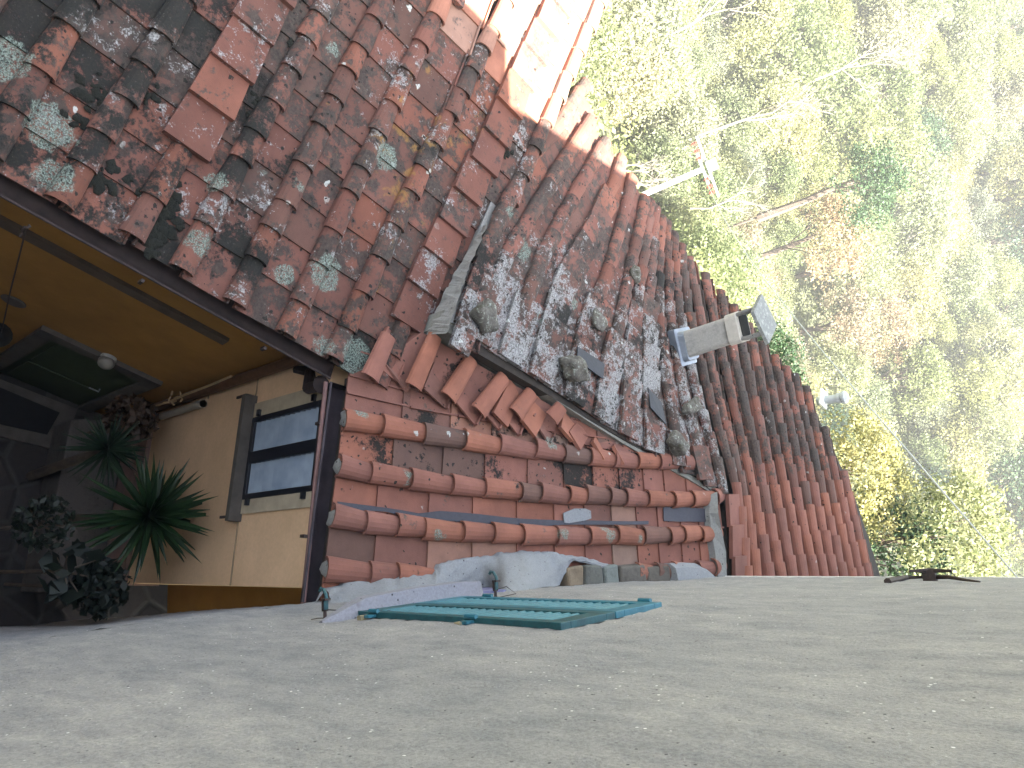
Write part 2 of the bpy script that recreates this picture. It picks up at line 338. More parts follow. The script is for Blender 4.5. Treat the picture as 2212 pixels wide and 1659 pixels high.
# cream wall with an opening for the window
wq = {k: VC(x, y) for k, (x, y) in dict(tl=(550, 904), tr=(706, 863), br=(682, 1061), bl=(530, 1080)).items()}
wa0 = (wq['tl'][:2]-C0) @ DC*.5+(wq['tr'][:2]-C0) @ DC*.5; wa1 = (wq['bl'][:2]-C0) @ DC*.5+(wq['br'][:2]-C0) @ DC*.5
wz0 = (wq['tl'][2]+wq['bl'][2])/2; wz1 = min((wq['tr'][2]+wq['br'][2])/2, -5.5)
CW = 2.03
cb = MB()
def cbox(a0, a1, z0_, z1_, o0=0, o1=-.35, mb=cb):
    mb.hexa([CP(a0, z0_, o1), CP(a1, z0_, o1), CP(a1, z0_, o0), CP(a0, z0_, o0), CP(a0, z1_, o1), CP(a1, z1_, o1), CP(a1, z1_, o0), CP(a0, z1_, o0)])
cbox(0, wa0, -9.1, -5.5); cbox(wa1, CW, -9.1, -5.5); cbox(wa0, wa1, -9.1, wz0)
cb.build('cream_wall', M_CREAM, ch)
pl_ = MB(); cbox(-.02, CW+.02, -11, -9.1, .05, -.35, pl_); pl_.build('plinth', plain('pinkish_plinth_render', (.23, .15, .13), .9, 4, .3), ch)
# window surround, sill, frames, panes
sr = MB(); cbox(wa0-.14, wa0, wz0-.02, wz1+.05, .022, .0, sr); sr.build('window_surround', plain('pale_grey_window_render', (.42, .36, .26), .9, 6, .2), ch); sr = MB(); cbox(wa1, wa1+.13, wz0-.02, wz1+.05, .02, .0, sr); sr.build('window_surround', plain('pale_grey_window_render', (.42, .36, .26), .9, 6, .2), ch)
win = MB(); fw = .05
am = (wa0+wa1)/2
for (a0, a1, b0, b1) in [(wa0, wa1, wz0, wz0+fw), (wa0, wa1, wz1-fw, wz1), (wa0, wa0+fw, wz0+fw, wz1-fw), (wa1-fw, wa1, wz0+fw, wz1-fw), (am-.055, am+.055, wz0+fw, wz1-fw)]: cbox(a0, a1, b0, b1, .03, -.05, win)
wo = win.build('window', M_BLACKP, ch, bevel=.004)
ms = N('grey_blue_slats', .5); wv = ms.node('ShaderNodeTexNoise', {'Vector': ms.co, 'Scale': 6.}).outputs['Fac']; ms.color(ms.ramp(wv, [(.3, (.17, .22, .28)), (.7, (.26, .32, .39))]))
for (a0, a1) in ((wa0+fw, am-.055), (am+.055, wa1-fw)):
    s_ = MB(); nsl = 13; hh = (wz1-wz0-2*fw)/nsl
    for i in range(nsl):
        zz = wz0+fw+hh*i
        s_.hexa([CP(a0, zz, -.03), CP(a1, zz, -.03), CP(a1, zz+.006, .008), CP(a0, zz+.006, .008), CP(a0, zz+hh*.8, -.035), CP(a1, zz+hh*.8, -.035), CP(a1, zz+hh*.8, -.026), CP(a0, zz+hh*.8, -.026)])
    s_.build('louvred_panel', ms.m, wo)
for a in (wa0-.03, wa1+.03):
    for zz in (wz0+.12, wz1-.14): h_ = MB(); h_.obox(CP(a, zz, .03), (*(DC*.03), 0), (0, 0, .022), (*(NC*.02), 0)); h_.build('hinge', M_BLACKP, wo)
si = MB(); cbox(wa0-.22, wa1+.2, wz0-.075, wz0-.005, .13, 0, si); si.build('window_sill', M_GREYTRIM, ch, bevel=.006)
for (x, y) in ((541, 861), (506, 1119)):
    p = VC(x, y); a = (p[:2]-C0) @ DC; hk = MB(); hk.tube([CP(a, p[2]+.02, 0), CP(a, p[2]+.02, .09)], .012); hk.obox(CP(a, p[2], .095), (*(DC*.012), 0), (0, 0, .085), (*(NC*.008), 0)); hk.build('shutter_holdback', M_IRON, ch)
# grey pipe and cable on the cream wall
pA, pB = VC(325, 905), VC(452, 864); aA = (pA[:2]-C0) @ DC
pp = MB(); pp.tube([CP(aA+.05, pA[2]-1., .06), CP(aA+.05, pB[2], .06)], .04, 12); pp.tube([CP(aA+.05, pB[2]-.12, .06), CP(aA+.05, pB[2], .06)], .046, 12); pp.build('conduit_pipe', plain('dull_white_plastic', (.36, .33, .27), .5, 8, .15, .1), ch)
cbm = MB(); pts = [VC(x, y) for (x, y) in ((452, 862), (458, 842), (462, 820))]; cbm.tube([p+np.array([*(NC*.015), 0]) for p in pts], .008, 6)
pts = [VC(x, y) for (x, y) in ((500, 1265), (506, 1215), (513, 1160), (520, 1100), (524, 1000), (540, 900), (556, 850), (562, 800))]; cbm.tube([p+np.array([*(NC*.012), 0]) for p in pts], .007, 6); cbm.build('cable', plain('tan_cable', (.30, .22, .13), .7), ch)
# grey band, door, lamp, plate on the orange wall
bd_ = MB(); zb = -6.44; bd_.hexa([OP(.52, zb-.05, 0), OP(10, zb-.05, 0), OP(10, zb-.05, .05), OP(.52, zb-.05, .05), OP(.52, zb+.05, 0), OP(10, zb+.05, 0), OP(10, zb+.05, .035), OP(.52, zb+.05, .035)]); bd_.build('wall_band', M_BAND, ch)
cp = MB(); cp.tube([OP(.06, -5.4, .08), OP(.06, FL, .08)], .055, 12); cp.build('corner_tube', plain('dark_orange_tube', (.10, .05, .022), .7), ch)  # dark orange upright tube in the inner corner
DA0, DA1 = .32, 1.58
def ob(mb, a0, a1, z0_, z1_, o0, o1): mb.hexa([OP(a0, z0_, o0), OP(a1, z0_, o0), OP(a1, z0_, o1), OP(a0, z0_, o1), OP(a0, z1_, o0), OP(a1, z1_, o0), OP(a1, z1_, o1), OP(a0, z1_, o1)])
ds = MB(); ob(ds, DA0, DA1, -8.42, -8.24, 0, .05); ob(ds, DA0, DA0+.15, FL, -8.42, 0, .05); ob(ds, DA1-.15, DA1, FL, -8.42, 0, .05); ds.build('door_surround', M_GREYTRIM, ch)
dr = MB(); ob(dr, DA0+.15, DA1-.15, FL+.02, -8.42, 0, .012)
for q in ((FL+.15, -9.5), (-9.4, -8.5)): ob(dr, DA0+.24, DA1-.24, q[0], q[1], .012, .022)
dro = dr.build('door', M_DOORG, ch); dh = MB(); dh.tube([OP(DA0+.27, -9.35, .012), OP(DA0+.27, -9.35, .06), OP(DA0+.38, -9.35, .06)], .01); dh.build('handle', M_STEEL, dro)
gl = VO(236, 770); a = -((gl[:2]-C0) @ DO); lm = MB(); lm.lathe(OP(a, gl[2], 0), [(.075, 0), (.085, .02), (.085, .035)], (*NO, 0)); lmo = lm.build('wall_lamp', M_PVC, ch)
lg = MB(); lg.lathe(OP(a, gl[2], .035), [(.075, 0), (.085, .03), (.08, .06), (.06, .09), (.03, .105), (.0, .11)], (*NO, 0)); lg.build('lamp_globe', M_LAMPG, lmo, smooth=True)
gl = VO(30, 650); a = -((gl[:2]-C0) @ DO); pt = MB(); pt.lathe(OP(a, gl[2], 0), [(.11, 0), (.11, .01), (.09, .02), (.0, .022)], (*NO, 0)); pt.build('wall_plate', M_GREYTRIM, ch)
# gutters
def gutter(name, pts, r, mat, depth=1., parent=ch):
    mb = MB(); seg = 9; V = []; F = []; pts = [np.asarray(p, float) for p in pts]
    for i, p in enumerate(pts):
        d = unit(pts[min(i+1, len(pts)-1)]-pts[max(i-1, 0)]); s = unit(np.cross(d, [0, 0, 1])); 
        for (ra) in (r, r-.006):
            for j in range(seg+1):
                t = math.pi*j/seg; V.append(p+s*ra*math.cos(t)-np.array([0, 0, 1])*ra*math.sin(t)*depth)
    k = seg+1
    for i in range(len(pts)-1):
        o = i*2*k
        for j in range(seg): F.append((o+j, o+j+1, o+2*k+j+1, o+2*k+j)); F.append((o+k+j, o+2*k+k+j, o+2*k+k+j+1, o+k+j+1))
        for j in (0, seg): F.append((o+j, o+k+j, o+3*k+j, o+2*k+j))
    for o in (0, (len(pts)-1)*2*k):
        F.append(tuple(o+j for j in range(k)))
    mb.add(V, F)
    for p in pts: pass
    go = mb.build(name, mat, parent, smooth=True)
    be = MB(); be.tube([p+np.cross(unit(pts[-1]-pts[0]), [0, 0, 1])*r for p in pts], .011, 6); be.tube([p-np.cross(unit(pts[-1]-pts[0]), [0, 0, 1])*r for p in pts], .009, 6); be.build('gutter_bead', mat, go)
    return go
def wob(p, a=.008): return np.asarray(p)+np.random.default_rng(int(abs(p[0]*100))).normal(0, a, 3)
g1p = [P1(.12, w_, -.045) for w_ in np.arange(-7, .16, .5)]; g1 = gutter('gutter', g1p, .082, M_GUT)
g3p = [P3(.155, w_, -.015) for w_ in (-.0, .4, .9, 1.3, 1.74)]; g3 = gutter('gutter', g3p, .155, M_GUTP, .9)
for w_ in (.35, 1.25): bk = MB(); bk.obox(P3(-.02, w_, -.05), (*(W3*.012), 0), (*(U3*.02), 0), (0, 0, .03)); bk.build('gutter_bracket', M_IRON, ch)
for w_ in (-.6, -1.6, -2.6): bk = MB(); bk.obox(P1(.01, w_, -.08), (*(W1*.012), 0), (*(U1*.012), 0), (0, 0, .03)); bk.build('gutter_bracket', M_IRON, ch)
rp = MB(); rp.tube([P3(-.02, .0, -.03), P3(.0, .8, -.03), P3(.03, 1.76, -.03)], .02, 8); rp.build('eaves_pipe', M_PIPER, ch)
ol = MB(); ol.lathe(P1(.0, .0, -.33), [(.05, 0), (.05, .16), (.08, .2)]); ol.tube([P1(.0, .0, -.33), P1(.25, .08, -.6), P1(.33, .1, -.9)], .05, 10); ol.build('gutter_outlet', M_GUT, ch)
# fascia boards and roof decks
dk = MB()
def deck(mb, q, th=.1): mb.hexa([np.asarray(p)-np.array([0, 0, th]) for p in q]+[np.asarray(p) for p in q])
deck(dk, [P1(.2, -8, -.035), P1(.2, .15, -.035), P1(7, .95, -.035), P1(7, -8, -.035)])
dk.build('roof_deck', M_UNDER, ch)
dk = MB(); deck(dk, [P3(.2, -.1, -.035), P3(.03, 1.8, -.035), P3(4.95, 1.6, -.035), P3(4.95, -.05, -.035), P3(1.2, -.45, -.035)][:4] if False else [P3(.2, -.1, -.035), P3(.2, 1.8, -.035), P3(4.95, 1.6, -.035), P3(4.95, .12, -.035)]); dk.build('roof_deck', M_UNDER, ch)
# ---- big roof tiles
n1v = unit(R1[0]); n3v = unit(R3[0])
t1 = MB()
def shade1(u, ww):   # (rnd, grey, black), (white, yellow, -)
    bl = .47+.55*math.exp(-((ww+2.2)/1.1)**2)*math.exp(-((u-.8)/1.3)**2)
    bl += .35*math.exp(-((ww-.2)/.3)**2-((u-.15)/.4)**2)
    yl = .2+.85*math.exp(-((ww+.1)/1.0)**2-((u-2.0)/1.2)**2)
    gr = .88+.08*min(1, max(0, u)/2)+rv(-.2, .15)
    if u > 3.3 and ww > -.6: return dict(col=(rv(.84, 1), rv(.0, .45), .05), zone=(rv(.1, .4), .2, rv(0, .1)))  # sun patch brightened in the colour itself: paler, cleaner tiles here
    r = random.choice([rv(.3, .5), rv(.4, .7), rv(.45, .75), rv(.2, .4), rv(.4, .6)])
    return dict(col=(r, min(1, max(.05, gr)), min(.82, max(0, bl*rv(.6, 1.15)))), zone=(rv(.25, .6), min(.9, yl*rv(.55, 1.)), rv(.65, 1.)))
R1W = [-4.45, -4.02, -3.58, -3.15, -2.73, -2.27, -1.80, -1.43, -1.01, -.55, -.11, .37]
def umax1(ww): return 6.6
for i, ww in enumerate(R1W):
    flats = []
    if i == 6: flats = [(.95, 3.4)]
    if i == 11: flats = [(.75, 5.6)]
    if i == 9: flats = [(3.6, 5.)]
    drift = rv(-.01, .01); ph = rv(0, 6)
    for (u0, u1) in runs(rv(.13, .2), umax1(ww), .24, .37):
        if any(f0 < (u0+u1)/2 < f1 for f0, f1 in flats): continue
        lw = ww+(.05*u0 if i == 11 else .035*u0 if i == 10 else .0)+.012*math.sin(u0*1.7+ph)+rv(-.009, .009); l2 = lw+rv(-.012, .012)
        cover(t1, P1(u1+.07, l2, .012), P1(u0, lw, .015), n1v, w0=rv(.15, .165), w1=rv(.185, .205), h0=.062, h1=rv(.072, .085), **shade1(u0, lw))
    for f0, f1 in flats:
        for (u0, u1) in runs(f0, f1, .33, .37):
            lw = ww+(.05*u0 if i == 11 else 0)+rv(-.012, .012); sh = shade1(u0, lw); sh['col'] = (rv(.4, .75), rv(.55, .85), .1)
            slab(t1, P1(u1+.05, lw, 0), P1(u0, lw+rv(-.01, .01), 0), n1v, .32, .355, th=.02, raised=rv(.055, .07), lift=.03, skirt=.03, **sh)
R1W2 = R1W+[.86]
for i in range(len(R1W2)-1):
    c = (R1W2[i]+R1W2[i+1])/2; pit = R1W2[i+1]-R1W2[i]
    for (u0, u1) in runs(rv(.12, .18), umax1(c), .33, .37):
        cw = c+(.05*u0 if i == 11 else .04*u0 if i == 10 else .015*u0 if i == 9 else 0); wd = pit-.03 if i < 11 else pit*.82
        if i == 11 and u0 < .3: continue
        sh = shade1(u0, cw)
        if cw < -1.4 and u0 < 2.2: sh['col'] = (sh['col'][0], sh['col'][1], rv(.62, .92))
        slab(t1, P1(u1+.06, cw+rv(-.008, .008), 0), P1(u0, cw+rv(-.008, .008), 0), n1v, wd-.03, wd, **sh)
# last column beyond the flat row, up to the far verge
for (u0, u1) in runs(2.4, 6.6, .3, .36):
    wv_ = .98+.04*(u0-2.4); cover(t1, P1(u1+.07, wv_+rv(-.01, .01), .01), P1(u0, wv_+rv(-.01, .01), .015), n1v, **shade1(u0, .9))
t1.build('big_roof_tiles', M_T1, ch)
# moss cushions between the rows
mo = MB()
def lump(mb, p, r, n, flat=.45, **k):
    n = np.asarray(n); a = unit(np.cross(n, [.3, .9, .1])); b = np.cross(n, a); V = []; F = []; R_, S_ = 5, 9; ph = rv(0, 6)
    for i in range(R_):
        t = math.pi/2*i/(R_-1)
        for j in range(S_):
            s = 2*math.pi*j/S_; q = r*(1+.22*math.sin(2*s+ph)+.15*math.sin(5*s+ph)+rv(-.08, .08)); V.append(np.asarray(p)+(a*math.cos(s)+b*math.sin(s))*q*math.cos(t)+n*r*flat*math.sin(t))
    for i in range(R_-1):
        for j in range(S_): F.append((i*S_+j, i*S_+(j+1) % S_, (i+1)*S_+(j+1) % S_, (i+1)*S_+j))
    mb.add(V, F, **k)
for (x, y, nn, sp_, r_) in [(345, 440, 26, 45, .035), (330, 520, 22, 35, .035), (230, 385, 14, 35, .03), (355, 470, 16, 30, .04), (300, 180, 12, 40, .03), (205, 215, 22, 45, .03), (640, 110, 8, 20, .022), (560, 230, 8, 30, .022), (620, 180, 8, 20, .022), (500, 400, 8, 25, .02), (845, 820, 14, 22, .025), (1090, 330, 10, 20, .022)]:
    for _ in range(nn):
        p = hit(x+random.gauss(0, sp_*.6), y+random.gauss(0, sp_*.6), (R1[0], R1[1]+.02)); lump(mo, p, r_*rv(.5, 1.5), n1v, .35)
mmoss = N('dark_moss', 1.); nm = mmoss.noise(60, 6, .8); mmoss.color(mmoss.ramp(nm, [(.35, (.003, .0035, .002)), (.7, (.014, .016, .007))])); mmoss.bump(nm, 1., .02)
mo.build('moss', mmoss.m, ch)['kind'] = 'stuff'
# ---- low roof tiles
t3 = MB()
def behind(p): d = KEb-KEa; q = np.asarray(p[:2])-KEa; return d[0]*q[1]-d[1]*q[0] > 1.0
KEa = np.array([-1.68, 4.24]); KEb = np.array([-.22, 8.42])
def wd3(w0, u): return w0-.018*u*u
def shade3(u, ww, cov):
    bl = .85*math.exp(-((ww-.40)/.26)**2)*(1 if u < 3.3 else 0)+.55*math.exp(-((ww-.05)/.25)**2)*(1 if u < 2.8 else .2)
    if cov: bl = .30 if ww < .9 and u < .8 else .08
    else: bl = max(bl, .2)
    r = rv(.45, .82) if cov else rv(.38, .72)
    if random.random() < .15: r = rv(.2, .35)
    if not cov and random.random() < .14 and u < 3.2: r = rv(.92, 1.)
    return dict(col=(r, rv(.0, .45)+(.15 if cov and ww > 1 else 0), min(.85, bl*rv(.75, 1.1))), zone=(rv(0, .15), 0, rv(0, .35)))
for i, w0 in enumerate((.28, .69, 1.09, 1.49)):
    ph = rv(0, 6)
    for (u0, u1) in runs(.12, 4.75, .22, .42):
        if i == 3 and .9 < u0 < 3.3: continue
        if i == 0 and u0 > 4.3: continue
        a, b = wd3(w0, u0)+.012*math.sin(u0*2+ph)+rv(-.01, .01), wd3(w0, u1)+rv(-.014, .014)
        if i == 3 and u0 > 3.2: a -= .02
        cover(t3, P3(min(u1+.08, 4.9), b, .012), P3(u0, a, .02), n3v, w0=rv(.155, .17), w1=rv(.19, .21), h0=.066, h1=rv(.076, .088), lift=.024, **shade3(u0, a, True))
cols = [(-.42, .36), (-.12, .4), (.08, .36), (.485, .37), (.89, .37), (1.29, .37), (1.66, .3)]
UB = [.14, .62, 1.11, 1.56, 2.05, 2.5, 2.89, 3.26, 3.62, 3.94, 4.3, 4.6, 4.9]
for ci, (w0, wd) in enumerate(cols):
    if ci == 0: continue
    umin = 3.2 if ci == 6 else -9
    off = rv(-.12, .12) if ci != 3 else 0
    ub = [UB[0]]+[q+off for q in UB[1:-1]]+[4.9]
    for u0, u1 in zip(ub[:-1], ub[1:]):
        if ci == 6 and .8 < u0 < 3.1: continue
        if u0 > .9 and behind(P3((u0+u1)/2, wd3(w0, u1)-wd*.3)): continue
        slab(t3, P3(min(u1+.05, 4.92), wd3(w0, u1)+rv(-.006, .006), 0), P3(u0, wd3(w0, u0)+rv(-.006, .006), 0), n3v, wd-.02, wd, **shade3(u0, w0, False))
t3.build('low_roof_tiles', M_T3, ch)
# bitumen strips, tar patch and cement patch
bt = MB(); bt2 = MB()
def ribbon(mb, top, bot, nrm, th=.006, **k):   # top/bot: lists of 3D points
    for i in range(len(top)-1):
        a, b, c, d = [np.asarray(q) for q in (bot[i], bot[i+1], top[i+1], top[i])]; mb.hexa([a, b, c, d]+[q+nrm*th for q in (a, b, c, d)], **k)
def onR3(l, dz=.03): return [hit(x, y, (R3[0], R3[1]+dz)) for x, y in l]
tp = [z3(a, b) for a, b in ((235, 1115), (350, 1130), (540, 1155), (640, 1170), (750, 1190), (880, 1175), (960, 1180), (1130, 1195), (1300, 1215), (1420, 1225), (1660, 1235), (1840, 1235), (2050, 1240), (2200, 1238))]
bo = [z3(a, b) for a, b in ((240, 1150), (350, 1170), (540, 1180), (640, 1205), (750, 1230), (880, 1240), (960, 1240), (1130, 1255), (1300, 1280), (1420, 1280), (1660, 1262), (1840, 1262), (2050, 1262), (2200, 1260))]
ribbon(bt, onR3(tp), onR3(bo), n3v)
tp = [z4(a, b) for a, b in ((1890, 168), (1965, 165), (2050, 172), (2112, 175))]; bo = [z4(a, b) for a, b in ((1892, 240), (1965, 243), (2050, 243), (2115, 245))]
ribbon(bt2, onR3(tp), onR3(bo), n3v)
bt.build('bitumen_strip', M_BITU, ch); bt2.build('bitumen_patch', M_BITU, ch)
pm = MB(); tp = [z3(a, b) for a, b in ((1660, 1190), (1730, 1160), (1800, 1160), (1835, 1175))]; bo = [z3(a, b) for a, b in ((1668, 1250), (1700, 1252), (1800, 1235), (1838, 1222))]
ribbon(pm, onR3(tp, .034), onR3(bo, .034), n3v, .008); pm.build('cement_patch', M_MORTP, ch)
# end plugs of mortar in the covers at the gutter
for w0 in (.28, .69, 1.09, 1.49): mpz = MB(); lump(mpz, P3(.145, w0, .03), .066, np.array([-U3[0], -U3[1], .15]), .3); mpz.build('mortar_plug', M_MORT, ch)
# skirt of short tiles below the back roof
KE0 = hitH(968, 700)[:2]; KE1 = hitH(1543, 1054)[:2]; print('KE', KE0, KE1); DKE = unit(KE1-KE0)
sk = MB(); up_s = unit([-.35, .25, 1])
sktiles = [((555, 70), (425, 345), 0), ((850, 70), (700, 400), 0), ((1080, 220), (920, 470), 0), ((1285, 330), (1110, 560), 0), ((1360, 390), (1250, 610), 1), ((1460, 430), (1345, 575), 0), ((1530, 495), (1430, 665), 1), ((1650, 515), (1575, 600), 0), ((1700, 590), (1670, 700), 1), ((1790, 650), (1720, 740), 1), ((1900, 730), (1870, 800), 1), ((2010, 790), (2000, 830), 1)]
under = [((700, 150), (590, 330)), ((960, 190), (840, 470)), ((1180, 330), (1030, 560)), ((640, 60), (520, 300)), ((1290, 390), (1180, 590)), ((1420, 450), (1310, 625)), ((1600, 560), (1510, 670))]
def onKE(x, y): return hitv(x, y, (KE0[0]+.08, KE0[1]-.035, 0), DKE)
def rt(w=(.5, .8), b=.1): return dict(col=(rv(*w), rv(.0, .2), b), zone=(.02, 0, 0))
for (a, b) in under:
    ph, pl = (onKE(*z3(*a)) if a[0] > 660 else hit(*z3(*a), (R1[0], R1[1]+.05))), hit(*z3(*b), (R3[0], R3[1]+.07)); slab(sk, ph-up_s*.04, pl-up_s*.0, up_s, .30, .34, **rt((.35, .55), .35))
for (a, b, fl) in sktiles:
    ph = onKE(*z3(*a)) if a[0] > 660 else hit(*z3(*a), (R1[0], R1[1]+.07)); pl = hit(*z3(*b), (R3[0], R3[1]+(.10 if not fl else .09)))
    if fl: slab(sk, ph, pl, up_s, .20, .22, raised=.015, skirt=.02, **rt())
    else: cover(sk, ph, pl, up_s, w0=.155, w1=.19, h0=.05, h1=.055, **rt())
sk.build('skirt_tiles', M_T3, ch)
# cement bed under the skirt tiles
bed = MB(); bt_ = [z3(a, b) for a, b in ((500, 60), (800, 40), (1060, 190), (1280, 320), (1500, 440), (1700, 560), (1900, 690), (2200, 830))]; bb_ = [z3(a, b) for a, b in ((420, 300), (640, 370), (880, 450), (1070, 540), (1340, 620), (1560, 670), (1800, 760), (2180, 850))]
T_ = [onKE(x, y)-np.array([0, 0, .07]) for x, y in bt_]; B_ = [hit(x, y, (R3[0], R3[1]+.02)) for x, y in bb_]
ribbon(bed, T_, B_, up_s, .012, col=(.45, .25, .62)); bed.build('under_tiles', M_T3, ch)
# sloping end strip of cement at the top of the low roof
es = MB(); V0 = [hit(*z4(a, b), (R3[0], R3[1]+.06)) for a, b in ((2120, 110), (2118, 200), (2130, 300), (2148, 400), (2165, 540))]; V1 = [hitH(*z4(a, b), .05) for a, b in ((2160, 90), (2165, 200), (2185, 300), (2205, 400), (2210, 560))]
ribbon(es, V1, V0, np.array([0, 0, 1.]), .03); ribbon(es, V0, [p-np.array([0, .02, .14]) for p in V0], np.array([0, .5, 1.]), .02)
es.build('cement_strip', M_MORT, ch)

# ================================================================== BACK HOUSE (roof falling away behind)
bh = thing('back_house', 'house behind with lichen covered tile roof and chimney falling away to the trees', 'house')
END = [(-4.9, 6.55), (-4.45, 7.2), (-4.22, 7.66), (-3.88, 7.95), (-3.45, 8.8), (-3.0, 10.0), (-2.4, 11.07), (-1.87, 12.2), (-.98, 12.7), (-.08, 13.1), (1.14, 13.2), (3, 13.3)]
def yend(x): return float(np.interp(x, [e[0] for e in END], [e[1] for e in END]))
def xend(y): return float(np.interp(y, [e[1] for e in END], [e[0] for e in END]))
# walls and deck
bw = MB()
def vwall(mb, pts, zt, zb, th=.2):
    for i in range(len(pts)-1):
        a, b = np.array(pts[i], float), np.array(pts[i+1], float); d = unit(b-a); nn = np.array([-d[1], d[0]])*th
        za, zb_ = zt(a), zt(b)
        mb.hexa([(*a, zb), (*b, zb), (*(b+nn), zb), (*(a+nn), zb), (*a, za), (*b, zb_), (*(b+nn), zb_), (*(a+nn), za)])
mi = lambda p: H(p[0], p[1])-.055
KOF = np.array([DKE[1], -DKE[0]])*.05
DKE = unit(KE1-KE0); kp = [KE0+KOF+DKE*t for t in np.linspace(-.05, np.linalg.norm(KE1-KE0)+.1, 9)]
vwall(bw, kp, lambda p: H(p[0], p[1])-.05, -6.5, .18)                # band above the low roof
bwo = bw.build('cement_side_wall', stained('grey_green_cement', (.21, .21, .18), (.12, .12, .10), 6, .52, spot_t=.93), bh)
ck = MB(); cl_ = [KE0+np.array([0, .0]), np.array([-1.95, 4.52]), np.array([-2.3, 4.72]), np.array([-2.7, 4.9]), np.array([-3.2, 5.15])]
ztop = [H(*c)+.0 for c in cl_]
for i in range(len(cl_)-1):
    a, b = cl_[i], cl_[i+1]; ck.hexa([(a[0], a[1]+.1, -5.4), (b[0], b[1]+.1, -5.4), (b[0], b[1]+.3, -5.4), (a[0], a[1]+.3, -5.4), (a[0]-.03, a[1]-.02, ztop[i]-.02), (b[0]-.03, b[1]-.02, ztop[i+1]-.02), (b[0], b[1]+.26, ztop[i+1]-.02), (a[0], a[1]+.26, ztop[i]-.02)])
ck.build('cement_cheek', M_MORT, bh)
vg = MB(); L0 = [hit(*z5(a, b), (R1[0], R1[1]+.075)) for a, b in ((470, 850), (500, 780), (545, 690), (610, 560), (640, 500), (690, 420), (745, 325), (800, 225), (845, 165))]
L0 = [L0[0]]+[L0[int(i/4)]*(1-i/4 % 1)+L0[min(8, int(i/4)+1)]*(i/4 % 1)+np.array([rv(-.012, .012), rv(-.012, .012), 0]) for i in range(1, 33)]
L1 = [hitH(*z5(a, b), .11) for a, b in ((600, 850), (625, 780), (655, 690), (700, 560), (722, 500), (748, 420), (792, 325), (832, 225), (860, 165))]
L1 = [L1[int(i/4)]*(1-i/4 % 1)+L1[min(8, int(i/4)+1)]*(i/4 % 1)+np.array([rv(-.01, .01), rv(-.01, .01), rv(-.006, .006)]) for i in range(33)]
ribbon(vg, L1, L0, np.array([0, 0, 1.]), .015); vg.build('cement_verge', stained('pale_verge_cement', (.27, .27, .25), (.12, .12, .11), 5, .5, spot_t=.9), bh)
dk = MB(); xs = np.linspace(-5.2, 2.6, 27); 
V = []; F = []; rows_ = []
for k, x in enumerate(xs):
    # lower y bound follows the K-E edge, then behind the low roof
    y0 = float(np.interp(x, [-5.2, -3.2, -2.7, -1.7, -.22, .7, 3], [6.9, 5.2, 4.95, 4.36, 8.42, 8.35, 8.3])); y1 = max(y0+.05, yend(x)-.06)
    rows_.append([(x, y0+(y1-y0)*j/14) for j in range(15)])
for r_ in rows_:
    for (x, y) in r_: V.append((x, y, H(x, y)-.04)); 
nV = len(V)
V += [(a, b, c-.12) for a, b, c in V]
for k in range(len(xs)-1):
    for j in range(14):
        q = [k*15+j, (k+1)*15+j, (k+1)*15+j+1, k*15+j+1]; F.append(tuple(q)); F.append(tuple(i+nV for i in q[::-1]))
for k in range(len(xs)-1):
    for j in (0, 14): F.append((k*15+j, (k+1)*15+j, (k+1)*15+j+nV, k*15+j+nV))
dk.add(V, F); dk.build('roof_deck', M_UNDER, bh)
hw = MB(); e2 = [(-4.5, 7.0), (-3.7, 8.1), (-3.3, 8.85), (-2.85, 10.0), (-2.25, 11.0), (-1.75, 11.95), (-.95, 12.45), (-.08, 12.85), (1.6, 12.95)]
vwall(hw, [(-4.6, 6.2)]+e2, lambda p: H(p[0], p[1])-.1, -20, -.25); hw.build('outer_wall', M_MORTP, bh)
# tiles
t2 = MB()
ROW = [[(-1.55, 4.52), (-2.05, 4.74), (-2.6, 4.97), (-2.94, 5.12), (-3.75, 5.65), (-4.15, 6.05), (-5.2, 6.95)],
 [(-1.52, 4.72), (-1.92, 4.86), (-2.51, 5.16), (-2.92, 5.46), (-3.55, 5.94), (-4.11, 6.43), (-4.7, 6.95)],
 [(-1.38, 5.08), (-2.12, 5.42), (-2.56, 5.64), (-3.03, 5.96), (-3.71, 6.52), (-4.5, 7.2)],
 [(-1.24, 5.46), (-1.74, 5.66), (-2.36, 5.95), (-2.66, 6.20), (-3.28, 6.75), (-4.02, 7.30), (-4.4, 7.55)],
 [(-1.08, 5.92), (-1.75, 6.2), (-2.28, 6.48), (-2.65, 6.80), (-3.15, 7.10), (-3.64, 7.43), (-4.2, 7.75)],
 [(-.94, 6.36), (-1.51, 6.58), (-2.14, 6.93), (-2.61, 7.18), (-3.21, 7.55), (-4.0, 8.02)],
 [(-.80, 6.78), (-1.55, 7.0), (-2.2, 7.28), (-2.70, 7.48), (-3.4, 7.85), (-4.0, 8.15)],
 [(-.66, 7.18), (-1.61, 7.38), (-2.22, 7.55), (-2.72, 7.72), (-3.42, 8.05), (-3.95, 8.25)],
 [(-.52, 7.58), (-1.1, 7.66), (-1.67, 7.74), (-2.56, 7.88), (-2.80, 7.95), (-3.53, 8.25), (-3.85, 8.4)],
 [(-.38, 7.98), (-1.1, 8.0), (-1.67, 8.06), (-2.56, 8.13), (-3.53, 8.42), (-3.8, 8.52)],
 [(-.28, 8.32), (-.75, 8.34), (-1.44, 8.38), (-2.6, 8.36), (-3.4, 8.58), (-3.7, 8.66)],
 [(1.3, 8.60), (-.18, 8.68), (-.75, 8.68), (-1.44, 8.68), (-2.6, 8.62), (-3.3, 8.76), (-3.55, 8.82)]]
